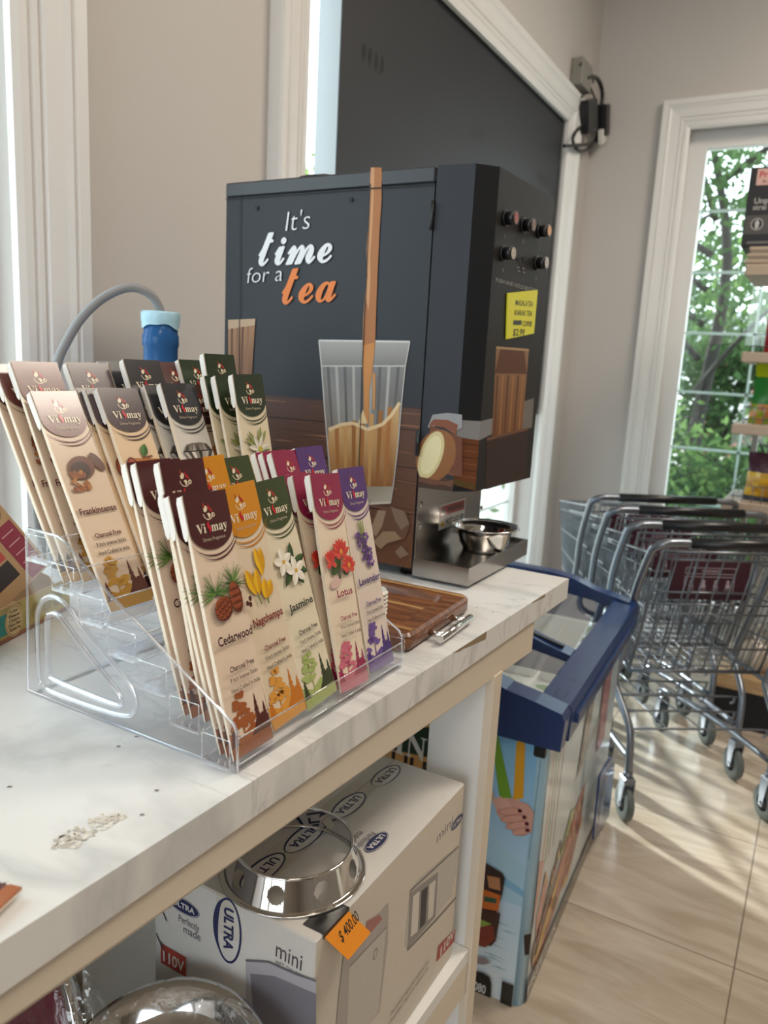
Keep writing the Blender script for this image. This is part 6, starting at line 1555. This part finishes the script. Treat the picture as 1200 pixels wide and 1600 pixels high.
# ------------------------------------------------------------------ outside
M_grass = pbr('outside_ground', '#aeada5', 0.9, var=.12, vscale=1.5)
b = MB(); b.box((-40, -20, -.35), (40, 60, -.15)); g = structure(b.build('ground', M_grass))
def leaf_mat(name, c):
    m, n, l, bb = nmat(name)
    out = n['Material Output']; df = n.new('ShaderNodeBsdfDiffuse'); tl = n.new('ShaderNodeBsdfTranslucent'); mx = n.new('ShaderNodeMixShader'); n.remove(bb)
    oi = n.new('ShaderNodeTexCoord'); t = n.new('ShaderNodeTexNoise'); t.inputs['Scale'].default_value = .8; t.inputs['Detail'].default_value = 4; l.new(oi.outputs['Object'], t.inputs['Vector'])
    r = n.new('ShaderNodeValToRGB'); cc = rgb(c); r.color_ramp.elements[0].color = tuple(x * .55 for x in cc[:3]) + (1,); r.color_ramp.elements[1].color = tuple(min(1, x * 1.6) for x in cc[:3]) + (1,)
    r.color_ramp.elements[0].position = .35; r.color_ramp.elements[1].position = .68
    l.new(t.outputs['Fac'], r.inputs[0]); l.new(r.outputs[0], df.inputs[0]); l.new(r.outputs[0], tl.inputs[0]); mx.inputs[0].default_value = .4
    l.new(df.outputs[0], mx.inputs[1]); l.new(tl.outputs[0], mx.inputs[2]); l.new(mx.outputs[0], out.inputs[0]); return m
M_leafA = leaf_mat('leaf_dark', '#4c6440'); M_leafB = leaf_mat('leaf_mid', '#5c7444'); M_leafC = leaf_mat('leaf_light', '#7c8f4a')
M_bark = pbr('bark', '#2e2a26', 0.9, var=.2, vscale=8)
def tree(name, x, y, h, cr, ch, n, ls, mat, label, seed, cat='tree', trunk=.10, zlow=1.2):
    r = random.Random(seed)
    root = empty(name, (x, y, -.15)); tag(root, label, cat, None)
    b = MB(); tips = []
    b.tube(smooth_path([(0, 0, 0), (r.uniform(-.1, .1), 0, h * .25), (r.uniform(-.2, .2), r.uniform(-.1, .1), h * .55), (r.uniform(-.3, .3), 0, h * .85)], 4), [trunk * (1 - .75 * i / 12) for i in range(13)], 8)
    for k in range(7):
        z0 = h * (.28 + .07 * k); a_ = r.uniform(0, 6.28); L = cr * r.uniform(.6, 1.0)
        b.tube(smooth_path([(0, 0, z0), (math.cos(a_) * L * .5, math.sin(a_) * L * .5, z0 + L * .30), (math.cos(a_) * L, math.sin(a_) * L, z0 + L * .55)], 3), [trunk * .4 * (1 - .12 * i) for i in range(7)], 6)
    q = b.build('trunk', M_bark); q.parent = root
    b = MB(); cl = []
    for k in range(max(14, n // 160)):
        a_ = r.uniform(0, 6.28); rad = cr * math.sqrt(r.random()); z = r.uniform(zlow, zlow + ch); s = 1 - .5 * ((z - zlow - ch * .5) / (ch * .5)) ** 2
        cl.append((math.cos(a_) * rad * s, math.sin(a_) * rad * s, z, r.uniform(.25, .55)))
    for i in range(n):
        c = cl[i % len(cl)]; p = Vector((r.gauss(0, 1), r.gauss(0, 1), r.gauss(0, .8))) * c[3] * .62 + Vector(c[:3])
        d = Vector((r.gauss(0, 1), r.gauss(0, 1), r.gauss(0, 1) - .5)).normalized(); s_ = d.orthogonal().normalized(); L = ls * r.uniform(.7, 1.3); w_ = L * .28
        o = len(b.v); b.v += [tuple(p), tuple(p + d * L * .5 + s_ * w_), tuple(p + d * L), tuple(p + d * L * .5 - s_ * w_)]; b.face([o, o + 1, o + 2, o + 3])
    q = b.build('foliage', mat); q.parent = root
tree('broadleaf_tree', -1.35, 9.2, 5.2, 1.7, 3.6, 3600, .10, M_leafA, 'dark leafy tree outside the end window, behind its left panes', 2, zlow=1.6)
tree('broadleaf_tree', .35, 11.5, 6.0, 2.2, 4.2, 3800, .12, M_leafB, 'mid green tree outside the end window, behind its right panes', 5, zlow=1.4)
tree('broadleaf_tree', -2.6, 14.5, 6.5, 2.4, 4.6, 3600, .14, M_leafA, 'tall tree farthest back outside the end window', 7, zlow=1.3)
tree('bush', -1.45, 7.2, 1.5, .8, 1.05, 3000, .09, M_leafB, 'low green bush outside, behind the left lower panes of the end window', 8, 'bush', .04, .05)
tree('bush', -.45, 7.6, 1.5, .85, .95, 3000, .09, M_leafA, 'low dark bush outside, in the middle of the end window\'s lower panes', 9, 'bush', .04, .05)
tree('bush', .7, 7.0, 1.5, .85, 1.05, 3000, .09, M_leafC, 'yellow green bush outside, right behind the snack shelves', 10, 'bush', .04, .05)
tree('broadleaf_tree', -10.5, 14.2, 5.2, 2.2, 3.6, 4200, .24, M_leafC, 'pale green tree glimpsed outside through the gap left of the window sign', 11, zlow=1.5)
tree('broadleaf_tree', -5.4, 1.9, 5.4, 1.9, 4.4, 9000, .24, M_leafB, 'leafy tree added close outside the far left window to keep sun off the counter', 13, zlow=1.0)  # added sun blocker: dense crown shades the left window
tree('bush', -1.1, 10.5, 2.4, 1.3, 1.7, 4200, .11, M_leafA, 'tall dark bush outside, behind the two low ones', 14, 'bush', .05, .3)
hs = empty('brick_house', (0, 19, -.15)); tag(hs, 'red brick house far outside between the trees', 'house')
b = MB(); b.box((-2.6, 18, -.15), (1.5, 21, 2.1)); child(b.build('wall', pbr('red_brick', '#9a5f52', .8, var=.15, vscale=6)), hs)
b = MB(); b.prism([(17.6, 2.1), (21.4, 2.1), (19.5, 3.0)], 0, -2.9, 1.8); child(b.build('roof', pbr('grey_roof', '#8a8a88', .8)), hs)
for x in (-2.2, -.9, .4): b = MB(); b.box((x, 17.97, .6), (x + .7, 18.02, 1.6)); child(b.build('window', M_trim), hs)
